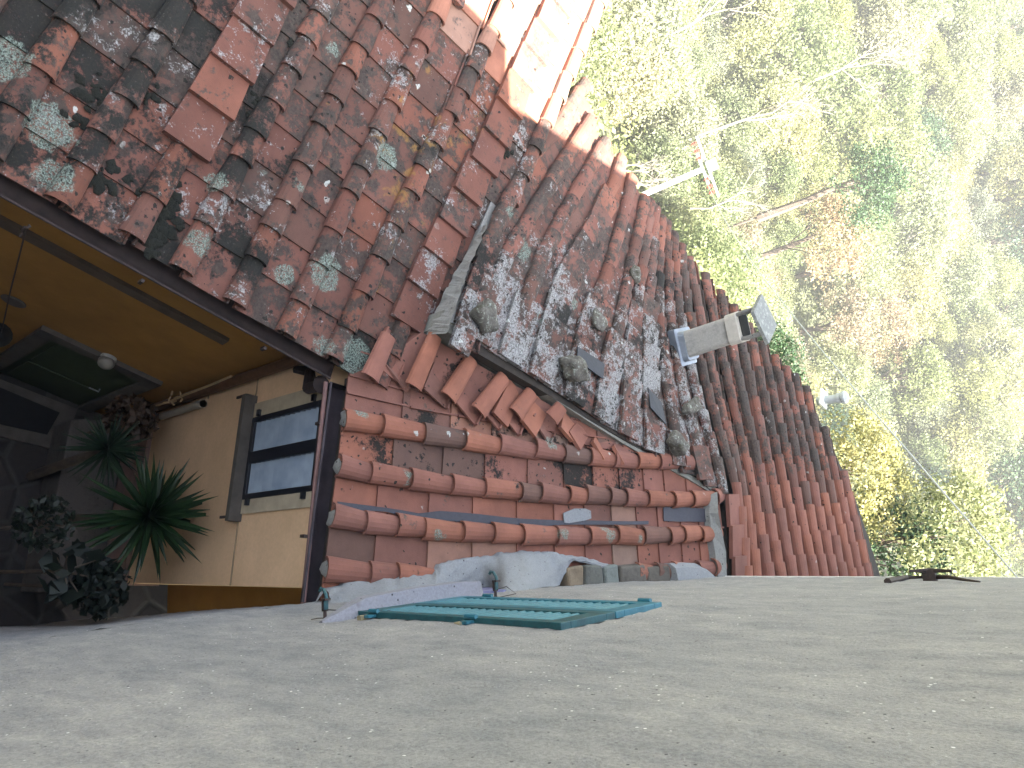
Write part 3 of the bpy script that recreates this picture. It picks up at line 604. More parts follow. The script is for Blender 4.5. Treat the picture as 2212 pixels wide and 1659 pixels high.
def cut_ke(rw):
    a, b = np.array(rw[0]), np.array(rw[1]); d = b-a; e = KE1-KE0; t = ((KE0-a)[0]*e[1]-(KE0-a)[1]*e[0])/(d[0]*e[1]-d[1]*e[0]); return [tuple(a+d*t+unit(d)*.05)]+rw[1:]
ROW = [cut_ke(r) if 0 < i < 11 else r for i, r in enumerate(ROW)]
def along(poly, s0, s1, lo, hi):
    p = [np.array(q, float) for q in poly]; L = [0]
    for i in range(len(p)-1): L.append(L[-1]+np.linalg.norm(p[i+1]-p[i]))
    def at(s): return np.array([np.interp(s, L, [q[0] for q in p]), np.interp(s, L, [q[1] for q in p])])
    s = s0; out = []
    while s < L[-1]-.05: l = rv(lo, hi); out.append((at(s), at(min(s+l, L[-1])), s)); s += l
    return out
def nH(x, y): return unit([-(H(x+.05, y)-H(x-.05, y))/.1, -(H(x, y+.05)-H(x, y-.05))/.1, 1])
def H3(p, dz=0): return np.array([p[0], p[1], H(p[0], p[1])+dz])
def ext(p, q, e): d = unit(p-q); return p+d*e
def shade2(x, y, cov):
    if y > 8.45:
        far = min(1, max(0, (.15-x)/.9))
        r = random.choice([rv(.3, .5), rv(.45, .7), rv(.5, .8), rv(.12, .3)]) if far > .3 else rv(.42, .72)
        g_ = .15+.72*far+rv(-.2, .2); wt = .05+.3*far*rv(0, 1)
        if abs(y-(10.95)) < .14: wt = .8; g_ = .9
        return dict(col=(r, max(.02, g_+.1*far), .12+.38*far), zone=(wt, .2*far, far*rv(.3, .9)))
    if x < -3.4: return dict(col=(rv(.35, .7), rv(.6, 1.), .35), zone=(rv(.15, .4), .1, rv(.2, .7)))
    d = max(0., 1-abs((x+1.6)/1.9)); wt = .36+.42*d+rv(-.12, .12)
    if x < -2.6: wt -= .15
    return dict(col=(rv(.3, .6), 1.0+rv(-.15, .15), .5+(.2 if random.random() < .35 else 0)), zone=(max(0, wt+.1), .15*rv(), rv(.3, .9)))
for i, rw in enumerate(ROW):
    for (pa_, pb_, s) in along(rw, 0, None, .26, .36):
        m_ = (pa_+pb_)/2; n_ = nH(*m_); flat = (i == 0 and s < 1.0) or (i == 3 and .3 < s < 2.8) or (i == 4 and s < 1.2) or (0 < i < 10 and s < .33) or (i in (6, 7) and s < 1.6) or (i == 5 and s < .8) or (i == 11 and False)
        if xend(pb_[1]) > pb_[0]+.35: pass
        if i == 0 and s < .1: pass
        jit = np.array([rv(-.012, .012), rv(-.012, .012)])
        if flat: slab(t2, H3(ext(pa_, pb_, .04), .0), H3(pb_+jit, .0), n_, .30 if i else .22, .33 if i else .24, raised=rv(.04, .06), skirt=.025, lift=.03, **shade2(*m_, False))
        else: cover(t2, H3(ext(pa_, pb_, .07), .012), H3(pb_+jit, .012), n_, w0=rv(.145, .16), w1=rv(.18, .2), h0=.06, h1=rv(.07, .08), **shade2(*m_, True))
for i in range(len(ROW)-2):       # channel tiles between neighbouring rows
    A_, B_ = ROW[i], ROW[i+1]
    def samp(poly, k, n):
        p = [np.array(q, float) for q in poly]; L = [0]
        for j in range(len(p)-1): L.append(L[-1]+np.linalg.norm(p[j+1]-p[j]))
        s = L[-1]*k/n; return np.array([np.interp(s, L, [q[0] for q in p]), np.interp(s, L, [q[1] for q in p])])
    nn = 10
    for k in range(nn):
        a0, a1, b0, b1 = samp(A_, k, nn), samp(A_, k+1, nn), samp(B_, k, nn), samp(B_, k+1, nn)
        m_ = (a0+b1)/2; n_ = nH(*m_); s0, s1 = (a0+b0)/2, (a1+b1)/2
        slab(t2, H3(ext(s0, s1, .04), -.005), H3(s1, -.005), n_, max(.12, np.linalg.norm(a0-b0)-.02), max(.14, np.linalg.norm(a1-b1)), **shade2(*m_, False))
for (x0_, x1_) in [(1.25-.36*i, .87-.36*i) for i in range(4)]: slab(t2, H3((x0_, 8.47), 0), H3((x1_, 8.47+rv(-.01, .01)), 0), nH(x0_, 8.47), .27, .29, raised=.05, skirt=.03, lift=.03, **shade2(x0_, 8.5, False))
k = 0; y = 8.86
while y < 13.3:
    hd = min(.15, .04+.03*k)+.012*math.sin(k*1.3); x0 = 2.3; xe = xend(y+hd*3.2)
    if y > 13.1: xe = -.08
    x = 1.35 if y > 8.7 else .6
    x = 1.35; off = rv(0, .2); ph = rv(0, 6)
    x -= off
    while x > xe+.02:
        l = rv(.27, .38); x1 = max(x-l, xe-rv(0, .06)); yy0 = y+(1.35-x)*hd*.5+.012*math.sin(x*2+ph); yy1 = y+(1.35-x1)*hd*.5+rv(-.012, .012)
        n_ = nH(x, y); cover(t2, H3((x+.07, yy0), .012), H3((x1, yy1), .012), n_, w0=rv(.15, .17), w1=rv(.19, .21), h0=.06, h1=rv(.07, .085), **shade2((x+x1)/2, y, True))
        slab(t2, H3((x+.05, yy0+.165), -.015), H3((x1, yy1+.165), -.015), n_, .2, .22, **shade2((x+x1)/2, y, False)); x = x1
    y += .322; k += 1
t2.build('roof_tiles', M_T2, bh)
# flat red tiles in front of the cement strip at the tall house
# loose slates
for q in ([(1440, 925), (1610, 1035), (1600, 1130), (1435, 1010)], [(1885, 1185), (1970, 1280), (2000, 1420), (1900, 1310)]):
    s_ = MB(); p = [hitH(*z5(*c), .095) for c in q]; s_.hexa([v-np.array([0, 0, .012]) for v in p]+p); s_.build('slate', M_SLATE, bh)
# mossy end caps near the chimney
# chimney
cbx = hitH(1462, 752, .0); 
ctop = np.array([cbx[0]-.08, cbx[1]+.02, cbx[2]+.78])
def rrect(c, hx, hy, r=.06, n=4, ang=.35):
    out = []
    for k_, (sx, sy) in enumerate(((1, 1), (-1, 1), (-1, -1), (1, -1))):
        for j in range(n+1):
            t = math.pi/2*(k_+j/n); out.append((sx*(hx-r)+r*math.cos(t), sy*(hy-r)+r*math.sin(t)))
    ca, sa = math.cos(ang), math.sin(ang)
    return [np.array([c[0]+x*ca-y*sa, c[1]+x*sa+y*ca, c[2]]) for x, y in out]
def loft(mb, rings, cap=True, **k):
    n = len(rings[0]); V = [p for r in rings for p in r]; F = []
    for i in range(len(rings)-1):
        for j in range(n): F.append((i*n+j, i*n+(j+1) % n, (i+1)*n+(j+1) % n, (i+1)*n+j))
    if cap: F.append(tuple(range(n))[::-1]); F.append(tuple((len(rings)-1)*n+j for j in range(n)))
    mb.add(V, F, **k)
mc = N('grey_fibre_cement', .8); nc = mc.noise(5, 8, .65); nc2 = mc.noise(50, 6, .7)
cc = mc.ramp(nc2, [(.3, (.26, .255, .235)), (.7, (.36, .35, .32))]); mc.color(mc.mix(m_ if False else mc.m_('MULTIPLY', mc.thr(nc, .5, 5), .75), cc, (.11, .115, .105))); mc.bump(nc2, .3, .004)
AN = .25; lean = (ctop-cbx)/.64
chm = MB(); loft(chm, [rrect(cbx+lean*h_, .165-.012*h_, .14-.012*h_, .05, 4, AN) for h_ in (-.15, .0, .4, .66)]); cho = chm.build('chimney', mc.m, bh, smooth=False)
col_ = MB(); loft(col_, [rrect(cbx+lean*.60, .155, .13, .045, 4, AN), rrect(cbx+lean*.61, .18, .155, .06, 4, AN), rrect(cbx+lean*.72, .18, .155, .06, 4, AN), rrect(cbx+lean*.735, .16, .135, .05, 4, AN)]); col_.build('collar', plain('pale_fibre_cement', (.42, .40, .35), .8, 20, .15), cho)
for (sx, sy) in ((1, 1), (-1, 1), (-1, -1), (1, -1)):
    pst = MB(); ca, sa = math.cos(AN), math.sin(AN)
    def q(h_, hx, hy): c = cbx+lean*h_; return np.array([c[0]+sx*hx*ca-sy*hy*sa, c[1]+sx*hx*sa+sy*hy*ca, c[2]])
    pst.tube([q(.7, .135, .11), q(.8, .15, .125), q(.93, .14, .115)], .026, 8); pst.build('cowl_post', M_MORT, cho)
inn = MB(); loft(inn, [rrect(cbx+lean*.73, .13, .105, .04, 4, AN), rrect(cbx+lean*.742, .13, .105, .04, 4, AN)]); inn.build('flue_opening', M_DARK, cho)
pl2 = MB(); loft(pl2, [rrect(cbx+lean*.92, .23, .20, .02, 2, AN+.5), rrect(cbx+lean*.95, .225, .195, .02, 2, AN+.5)]); pl2.build('cap_plate', stained('lichened_slab', (.16, .17, .16), (.36, .37, .33), 16, .5, spot_t=.8), cho)
flz = MB(); loft(flz, [rrect(cbx+np.array([0, 0, .03]), .23, .20, .03, 2, AN), rrect(cbx+np.array([0, 0, .125]), .23, .20, .03, 2, AN), rrect(cbx+np.array([0, 0, .135]), .19, .165, .05, 2, AN), rrect(cbx+np.array([0, 0, .20]), .175, .15, .05, 2, AN)]); flz.build('flashing', M_STEEL, cho)
# small plastic vent pipe at the far verge
vb = hitH(1772, 866, 0); vb = H3((vb[0], vb[1]), 0); vp_ = MB(); vp_.lathe(vb-np.array([0, 0, .05]), [(.07, 0), (.07, .33), (.09, .33), (.09, .38), (.075, .385), (.075, .40), (.105, .41), (.105, .45), (.06, .49), (0.0, .5)], n=14); vpo = vp_.build('vent_pipe', M_PVC, bh)
vf = MB(); vf.obox(vb+np.array([-.02, -.05, .07]), (.13, -.05, -.01), (.04, .12, 0), (0, 0, .015)); vf.build('vent_flashing', M_WHITEP, vpo)
# stones on the roof edge
def stone(x, y, rx, ry, rz, rot, label, dz=.09, seed=0, k5=True):
    p = hitH(*(z5(x, y) if k5 else (x, y)), dz); p[2] = H(p[0], p[1])+dz+rz*.55; r_ = np.random.default_rng(seed); V = []; F = []; R_, S_ = 12, 18; ph = r_.uniform(0, 6, 9)
    ca, sa = math.cos(rot), math.sin(rot)
    for i in range(R_+1):
        t = math.pi*i/R_
        for j in range(S_):
            s = 2*math.pi*j/S_; d = np.array([math.sin(t)*math.cos(s), math.sin(t)*math.sin(s), math.cos(t)])
            q = 1+.13*math.sin(2.3*d[0]*2+ph[0])+.12*math.sin(3.1*d[1]*2+ph[1])+.09*math.sin(4.3*d[2]+ph[2]+2*d[0])+.05*math.sin(7*d[0]+5*d[1]+ph[3])
            e = np.sign(d)*np.abs(d)**.85*np.array([rx, ry, rz])*q; V.append(p+np.array([e[0]*ca-e[1]*sa, e[0]*sa+e[1]*ca, e[2]]))
    for i in range(R_):
        for j in range(S_): F.append((i*S_+j, (i+1)*S_+j, (i+1)*S_+(j+1) % S_, i*S_+(j+1) % S_))
    mb = MB(); mb.add(V, F); o = mb.build('roof_stone', M_STONE, None, smooth=True); tag(o, label, 'stone', 'stones weighing down the back roof'); return o
mst = N('mossy_lichened_stone', .95); a_ = mst.noise(9, 8, .7); b_ = mst.noise(24, 8, .7, .5); c_ = mst.ramp(mst.noise(45, 4, .6), [(.3, (.06, .055, .045)), (.7, (.14, .13, .11))])
c_ = mst.mix(mst.m_('MULTIPLY', mst.thr(a_, .52, 9), .9), c_, (.035, .034, .015)); c_ = mst.mix(mst.m_('MULTIPLY', mst.thr(b_, .56, 14), .85), c_, (.30, .33, .28)); mst.color(c_); mst.bump(b_, .8, .01); M_STONE = mst.m
stone(825, 740, .14, .12, .10, .5, 'round mossy stone weighing down the corner of the back roof', .08, 1)
stone(1390, 1075, .19, .11, .10, 1.1, 'long dark stone on the roof edge beside the nearer black slate', .08, 2)
stone(1565, 770, .12, .10, .04, .3, 'flat lichened stone with an orange spot lying mid roof above the nearer black slate', .09, 3)
stone(2145, 1310, .18, .08, .06, 1.9, 'pale elongated stone below the chimney beside the farther black slate', .09, 4)
stone(2040, 1545, .13, .10, .09, .8, 'grey stone on the roof edge at its end nearest the tall house', .08, 5)
stone(1790, 470, .10, .08, .05, .3, 'small lichen crusted stone wedged between tile rows high on the back roof', .09, 6)

# ================================================================== TALL HOUSE (the render wall along the bottom of the picture)
th_ = thing('tall_house', 'tall house with grey beige rough render wall and teal louvred shutters', 'house')
def wallX(y, zz):
    x = xw(y)
    if zz < -5.2 and y > 0: x += .066*(-5.2-zz)*min(1, max(0, (y-.5)/2))
    return x
ys = np.concatenate([np.linspace(-6, 0, 13)[:-1], np.linspace(0, 3.25, 66)]); 
zs_lo = np.concatenate([np.linspace(-13, -9, 9)[:-1], np.linspace(-9, -5.3, 60)])
def wall_grid(name, ys, zs, fx, parent, mat):
    X = []; 
    for zz in zs: X.append([(fx(y, zz), y, zz) for y in ys])
    me = bpy.data.meshes.new(name); V = [p for r in X for p in r]; n = len(ys)
    r_ = np.random.default_rng(3); V = np.array(V); nx = r_.normal(0, 1, len(V)); amp = .0025; V[:, 0] += nx*amp
    F = [(j*n+i, (j+1)*n+i, (j+1)*n+i+1, j*n+i+1) for j in range(len(zs)-1) for i in range(n-1)]
    me.from_pydata(V.tolist(), [], F); me.materials.append(mat); me.polygons.foreach_set('use_smooth', [True]*len(F)); o = bpy.data.objects.new(name, me); scn.collection.objects.link(o); o.parent = parent; return o
SY0, SY1, SZ0, SZ1 = 2.83, 3.70, -3.95, -2.37
def bulge(y, zz):
    return .012*math.sin(y*1.3+zz)*math.sin(zz*.9+1)+.006*math.sin(y*4.1+2*zz)
fxl = lambda y, zz: wallX(y, zz)+bulge(y, zz)
lw = wall_grid('lower_wall', ys, zs_lo, fxl, th_, M_WALL)
ys2 = np.concatenate([np.linspace(-6, 0, 13)[:-1], np.linspace(0, 8.08, 150)]); zs2 = np.concatenate([np.linspace(-5.3, -2, 66)[:-1], np.linspace(-2, .32, 32)])
def in_open(y, zz): return False
uw = wall_grid('upper_wall', ys2, zs2, fxl, th_, M_WALL)
bod = MB(); bod.box((1.4, 8.08, -14), (8, 14.5, .8)); bod.box((1.4, -6, -13), (8, 3.2, 1.0)); bod.box((.5, -6, .32), (1.4, 4.2, 1.0)); bod.box((1.4, 3.2, -5.6), (8, 8.0, .9)); bod.hexa([(.505, 3.245, -5.31), (.72, 8.075, -5.31), (1.4, 8.05, -5.31), (1.4, 3.245, -5.31), (.505, 3.245, -5.30), (.72, 8.075, -5.30), (1.4, 8.05, -5.30), (1.4, 3.245, -5.30)])
bod.hexa([(1.08, 3.235, -13), (1.5, 3.235, -13), (1.5, 3.255, -13), (1.08, 3.255, -13), (.51, 3.235, -5.3), (1.5, 3.235, -5.3), (1.5, 3.255, -5.3), (.51, 3.255, -5.3)])
bod.hexa([(.722, 8.06, -6), (1.5, 8.06, -6), (1.5, 8.078, -6), (.722, 8.078, -6), (.722, 8.06, .32), (1.5, 8.06, .32), (1.5, 8.078, .32), (.722, 8.078, .32)])
bod.build('house_body', M_WALL, th_)
rf = MB(); [rf.hexa([(xa, ya, za), (8.3, ya, za+1.6), (8.3, yb, za+1.6), (xb, yb, za), (xa, ya, za+.08), (8.3, ya, za+1.7), (8.3, yb, za+1.7), (xb, yb, za+.08)]) for (xa, ya, xb, yb, za) in ((.0, -6.2, .1, 3.2, .98), (.1, 3.2, .45, 4.2, .98), (.5, 4.2, .74, 8.3, .33), (1.3, 8.3, 1.35, 14.8, .6))]; rf.build('roof', M_T1, th_)
cs = MB(); cs.hexa([(.700, 8.080, -4.6), (.735, 8.080, -4.6), (.735, 8.1, -4.6), (.700, 8.1, -4.6), (.700, 8.080, .3), (.735, 8.080, .3), (.735, 8.1, .3), (.700, 8.1, .3)]); cs.build('corner_strip', M_WHITEP, th_)  # narrow white strip down the far corner of the wall
# ---- shutters: two leaves, closed, slightly proud of the wall, running away from the camera
def SP(a, b, o): return np.array([.5+.045*0-o, SY0+(SY1-SY0)*a, SZ0+(SZ1-SZ0)*b])   # a: 0 near .. 1 far, b: 0 bottom .. 1 top, o out of the wall
wsh = thing('x', 'x', 'x'); bpy.data.objects.remove(wsh)
for a0, a1 in ((0, .495), (.505, 1)):
    lf = MB()
    def sb(a0_, a1_, b0, b1, o0, o1, mb=None): 
        mb = mb or lf; c = [SP(a0_, b0, o0), SP(a1_, b0, o0), SP(a1_, b1, o0), SP(a0_, b1, o0), SP(a0_, b0, o1), SP(a1_, b0, o1), SP(a1_, b1, o1), SP(a0_, b1, o1)]; mb.hexa(c)
    st = .085
    sb(a0, a0+st, 0, 1, -.01, .04); sb(a1-st, a1, 0, 1, -.01, .04); sb(a0+st, a1-st, 0, .06, -.01, .04); sb(a0+st, a1-st, .93, 1, -.01, .04)
    sb(a0+st, a1-st, .07, .92, -.02, -.012)
    lo = lf.build('shutter_leaf', M_TEAL if a0 else M_TEALD, th_, bevel=.004)
    sl = MB(); n_ = 22
    for i in range(n_):
        b0 = .065+(.86/n_)*i; b1 = b0+.86/n_
        sl.hexa([SP(a0+st, b0, .036), SP(a1-st, b0, .036), SP(a1-st, b0+.004, .036), SP(a0+st, b0+.004, .036), SP(a0+st, b1+.002, -.008), SP(a1-st, b1+.002, -.008), SP(a1-st, b1+.007, -.008), SP(a0+st, b1+.007, -.008)])
    sl.build('slats', M_TEAL, lo)
    er = MB(); e_ = a0 if a0 == 0 else a1
    for b in (.10, .62):
        hg = MB(); b = b if a0 == 0 else b+.05 if b < .5 else .93
        hg.tube([SP(e_, b-.025, .045), SP(e_, b+.025, .045)], .013, 10); hg.obox(SP(e_+(.0 if a0 else -.03), b, .02), (0, .03, 0), (0, 0, .022), (.008, 0, 0)); hg.build('hinge', M_TEAL, lo)
# mortar straps by the near hinges
for b in (.07, .60):
    mp_ = MB(); mp_.obox(SP(-.03, b, .012), (.012, 0, 0), (0, .045, 0), (0, 0, .02)); mp_.build('hinge_strap', plain('tan_mortar', (.24, .21, .13), .9, 20, .3), th_)
# dark gap around the shutters
gp = MB(); gp.obox(SP(.5, .5, -.0), (.006, 0, 0), (0, (SY1-SY0)/2+.012, 0), (0, 0, (SZ1-SZ0)/2+.012)); gp.build('shutter_recess', M_DARK, th_)
# sill of lavender cement under the shutters
M_SILL = stained('lavender_cement', (.21, .21, .235), (.12, .11, .12), 8, .55, spot_t=.9)
sl_ = MB(); zs_ = SZ0
def sillring(y, o, zt, zb): return [(xw(y)+.03, y, zt+.02), (xw(y)-o, y, zt), (xw(y)-o, y, zb), (xw(y)+.03, y, zb-.05)]
prof = [(2.60, .01, -3.98, -4.0), (2.72, .05, -3.965, -4.03), (2.9, .11, -3.96, -4.06), (3.3, .13, -3.955, -4.07), (3.7, .13, -3.955, -4.07), (3.88, .12, -3.96, -4.06), (3.92, .02, -3.97, -4.05)]
loft(sl_, [sillring(*p) for p in prof]); sl_.build('shutter_sill', M_SILL, th_)
# holdbacks
def wallhit(x, y):
    r = ray(x, y); t = .0015
    while r[0]*t < xw(r[1]*t) and t < .02: t += .000005
    return r*t
for (x, y) in ((702, 1339), (1071, 1293)):
    p = wallhit(x, y); hb = MB(); hb.tube([p+np.array([.03, 0, 0]), p+np.array([-.06, 0, 0])], [.012, .010], 8); hb.obox(p+np.array([-.085, 0, .0]), (.035, 0, 0), (0, .018, 0), (0, 0, .008)); hb.obox(p+np.array([-.12, 0, .012]), (.006, 0, 0), (0, .02, 0), (0, 0, .022))
    ho = hb.build('shutter_holdback', M_IRON, th_)
    hk = MB(); hk.tube([p+np.array([-.118, 0, .02]), p+np.array([-.15, 0, .012]), p+np.array([-.178, 0, -.012]), p+np.array([-.182, 0, -.038]), p+np.array([-.168, 0, -.05])], .011, 8); hk.obox(p+np.array([-.09, .0, .012]), (.03, 0, 0), (0, .014, 0), (0, 0, .004)); hk.build('catch', M_TEALD, ho)
    wv2 = MB(); q0 = p+np.array([-.06, 0, .01]); 
    if x < 900: wv2.tube([q0, q0+np.array([.02, .12, .12]), p+np.array([.0, .45, .42])+np.array([-.02, 0, 0]), p+np.array([0, .62, .62])+np.array([-.01, 0, 0])], .0035, 5)
    else: wv2.tube([q0, q0+np.array([-.02, .03, .07]), q0+np.array([.03, .06, .13]), q0+np.array([.05, .0, .03])], .003, 5)
    wv2.tube([p+np.array([-.01, 0, 0]), p+np.array([-.012, -.03, -.03]), p+np.array([-.005, -.05, -.07])], .003, 5)
    wv2.build('wire', M_IRON, ho)
# cement fillet between wall and low roof
cf = MB(); out_ = [z4(a, b) for a, b in ((135, 600), (240, 560), (420, 540), (560, 520), (690, 512), (730, 470), (830, 440), (930, 432), (1060, 410), (1180, 400), (1290, 402), (1400, 412), (1500, 435), (1600, 462))]
wl_ = [z4(a, b) for a, b in ((150, 672), (240, 668), (420, 655), (560, 635), (690, 622), (740, 612), (830, 602), (930, 594), (1060, 612), (1180, 604), (1290, 575), (1400, 555), (1500, 560), (1600, 566))]
O_ = [hit(x, y, (R3[0], R3[1]+.07)) for x, y in out_]; W_ = []
for (x, y) in wl_: p = wallhit(x, y); W_.append(p+np.array([-.004, 0, 0]))
def resamp(L, n):
    q = [0]+list(np.cumsum([np.linalg.norm(L[i+1]-L[i]) for i in range(len(L)-1)])); return [np.array([np.interp(t*(len(L)-1)/(n-1), range(len(L)), [p[k] for p in L]) for k in range(3)]) for t in range(n)]
for i in range(len(W_)):
    if i > 10: W_[i] = O_[i]+np.array([.06, 0, .02])
    else: W_[i][2] = max(W_[i][2], ZE+S3*((W_[i][:2]-A0) @ U3)+.10)
O_ = resamp(O_, 70); W_ = resamp(W_, 70); rf_ = np.random.default_rng(5); O_ = [p+np.array([0, 0, 0])+W3.tolist()[0]*np.array([1, 0, 0])*rf_.normal(0, .008) for p in O_]
RN = 10; V = []; F = []
for i in range(len(O_)):
    for j in range(RN+1):
        t = j/RN; p = O_[i]*(1-t)+W_[i]*t; s_ = math.sin(math.pi*t)*.02+.012*math.sin(i*.9+j*.7)*math.sin(j*.8+i*.31); V.append(p+np.array([0, 0, s_])+np.array([rv(-.006, .006), 0, rv(-.006, .006)]))
for i in range(len(O_)-1):
    for j in range(RN): a = i*(RN+1)+j; F.append((a, a+1, a+RN+2, a+RN+1))
nb_ = len(V); V += [O_[i]-np.array([0, 0, .06]) for i in range(len(O_))]
for i in range(len(O_)-1): F.append((i*(RN+1), (i+1)*(RN+1), nb_+i+1, nb_+i))
V += [W_[0]+np.array([.02, 0, -.2])]
F.append((nb_, len(V)-1, 0)); cf.add(V, F); cf.build('cement_fillet', M_MORTP, th_, smooth=True)
lv = MB(); q_ = [z4(a, b) for a, b in ((945, 590), (1030, 562), (1120, 540), (1190, 528), (1250, 545), (1252, 580), (1150, 600), (1060, 612), (950, 618))]
V = [wallhit(x, y)+np.array([-.02, 0, 0]) for x, y in q_]; V2 = [v+np.array([.03, 0, 0]) for v in V]; n_ = len(V); lv.add(V+V2, [tuple(range(n_))[::-1]]+[(i, (i+1) % n_, n_+(i+1) % n_, n_+i) for i in range(n_)]); lv.build('paint_patch', plain('mauve_paint', (.15, .15, .25), .8, 20, .35), th_)
# row of exposed stones along the wall
cl3 = [(.17, .13, .085), (.10, .10, .085), (.13, .145, .13), (.095, .085, .07), (.085, .075, .06)]
xsx = [1385, 1475, 1575, 1660, 1800, 1925]
def ledge(zx, zy): return hit(*z4(zx, zy), (R3[0], R3[1]+.11))
for i in range(5):
    p0, p1 = ledge(xsx[i]+5, 472 if i else 490), ledge(xsx[i+1]-5, 466); rr = np.random.default_rng(i); V = []
    for sx in (0, 1):
        for p in (p0, p1):
            for sz in (-.06, .125): x_ = (p[0]+rr.uniform(-.015, .015)) if sx == 0 else xw(p[1])+.02; V.append(np.array([x_, p[1], ZE+S3*((p[:2]-A0) @ U3)+sz+rr.uniform(-.012, .012)]))
    s_ = MB(); s_.add(V, [(0, 1, 3, 2), (4, 6, 7, 5), (0, 4, 5, 1), (2, 3, 7, 6), (0, 2, 6, 4), (1, 5, 7, 3)]); s_.build('wall_stone', stained('sandstone_block', cl3[i], tuple(q*.5 for q in cl3[i]), 14, .5, spot_t=.97, fine=90), th_, bevel=.022)
s_ = MB(); c0 = [ledge(a_, b_) for a_, b_ in ((1932, 460), (1990, 455), (2060, 458), (2110, 480), (2165, 530))]
loft(s_, [[np.array([xw(p[1])+.02, p[1], ZE+S3*((p[:2]-A0) @ U3)-.08]), p-np.array([0, 0, .2]), p+np.array([0, 0, -.02]), p+np.array([.05, 0, .05]), np.array([xw(p[1])+.02, p[1], p[2]+.07])] for p in c0]); s_.build('cement_block', M_MORTP, th_)
# cracks / stains are small: iron tie anchor on the far part of the wall
ia = MB(); A_ = [wallhit(x, y) for x, y in ((1918, 1262), (1960, 1256), (2005, 1255), (2050, 1257), (2090, 1261), (2118, 1265))]
A_ = [p+np.array([-.02-.012*math.sin(math.pi*i/5)-.008*(i % 2), 0, 0]) for i, p in enumerate(A_)]
ia.tube(A_, [.03, .022, .02, .018, .011, .006], 7); ia.build('tie_anchor', M_IRON, th_)
A2 = [wallhit(x, y) for x, y in ((1968, 1257), (2010, 1256), (2060, 1257))]; ib = MB(); ib.tube([p+np.array([-.09, 0, 0]) for p in A2], [.012, .024, .012], 7); ib.obox(A2[1]+np.array([-.05, 0, 0]), (.05, 0, 0), (0, .03, 0), (0, 0, .05)); ib.build('anchor_key', M_IRON, th_)
# small pits in the render
for (x, y, l) in ((505, 1633, .03), (1140, 1295, .05), (1455, 1321, .05)):
    p = wallhit(x, y); pt = MB(); pt.obox(p+np.array([-.001, 0, 0]), (.003, 0, 0), (0, l*.25, 0), (0, 0, l)); pt.build('render_pit', M_DARK, th_)

# ================================================================== COURTYARD: plants, mat, wire, hanging lamp, cord
def rosette(name, c, n, L, w, mat, label, el=(-.3, 1.35), trunk=None, grp=None, seed=1):
    r_ = random.Random(seed); root = thing(name, label, 'plant'); mb = MB(); c = np.asarray(c, float)
    for i in range(n):
        az = i*2.39996+r_.uniform(-.2, .2); e = el[0]+(el[1]-el[0])*(i/n)**.9+r_.uniform(-.08, .08); ll = L*r_.uniform(.8, 1.08); d = np.array([math.cos(az)*math.cos(e), math.sin(az)*math.cos(e), math.sin(e)]); s = unit(np.cross(d, [0, 0, 1])); upv = np.cross(s, d); V = []; F = []; K = 7
        for k in range(K):
            t = k/(K-1); ww = w*(.55+.9*t if t < .4 else (1-t)/.6*.91+.0)*.9; p = c+d*ll*t-np.array([0, 0, 1])*(.18*ll*t*t*(1.1-math.sin(max(e, 0)))); V += [p-s*ww/2+upv*ww*.22, p-upv*ww*.12, p+s*ww/2+upv*ww*.22]
        for k in range(K-1): F += [(3*k, 3*k+1, 3*k+4, 3*k+3), (3*k+1, 3*k+2, 3*k+5, 3*k+4)]
        mb.add(V, F, col=(r_.uniform(0, 1), .5, .5))
    mb.build('leaves', mat, root)
    if trunk: tb = MB(); tb.tube([(c[0]+trunk[0], c[1]+trunk[1], trunk[2]), (c[0]+trunk[0]*.4, c[1]+trunk[1]*.4, (trunk[2]+c[2])/2), c+np.array([0, 0, .02])], [.06, .05, .05], 8); tb.build('stem', M_BARK, root)
    return root
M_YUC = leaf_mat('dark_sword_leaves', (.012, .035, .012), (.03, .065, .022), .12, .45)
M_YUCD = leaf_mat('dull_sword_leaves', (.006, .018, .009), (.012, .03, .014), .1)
r0 = ray(321, 1114); t_ = 3.02/r0[1]
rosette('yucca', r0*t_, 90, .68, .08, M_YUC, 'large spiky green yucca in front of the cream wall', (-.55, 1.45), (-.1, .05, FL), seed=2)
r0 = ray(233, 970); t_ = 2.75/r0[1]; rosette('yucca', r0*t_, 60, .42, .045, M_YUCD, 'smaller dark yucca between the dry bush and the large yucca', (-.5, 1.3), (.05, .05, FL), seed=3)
def bush(name, c, r, n, ls, mat, label, cat='bush', seed=5, flat=.8):
    r_ = np.random.default_rng(seed); pos = r_.normal(0, 1, (n, 3)); pos /= np.linalg.norm(pos, axis=1)[:, None]; pos *= (r*r_.uniform(.4, 1, n)**.5)[:, None]*np.array([1, 1, flat]); root = thing(name, label, cat)
    leaves('leaves', pos+np.asarray(c), ls*r_.uniform(.6, 1.3, n), mat, root, r_); st = MB()
    for i in range(7): d = r_.normal(0, 1, 3); d[2] = abs(d[2]); d = unit(d)*r*.8; st.tube([(c[0], c[1], c[2]-r*.7), np.asarray(c)+d*.5-np.array([0, 0, .1]), np.asarray(c)+d], [.014, .009, .004], 5)
    st.tube([(c[0], c[1], FL), (c[0], c[1], c[2]-r*.6)], .02, 6); st.build('stem', M_BARK, root); return root
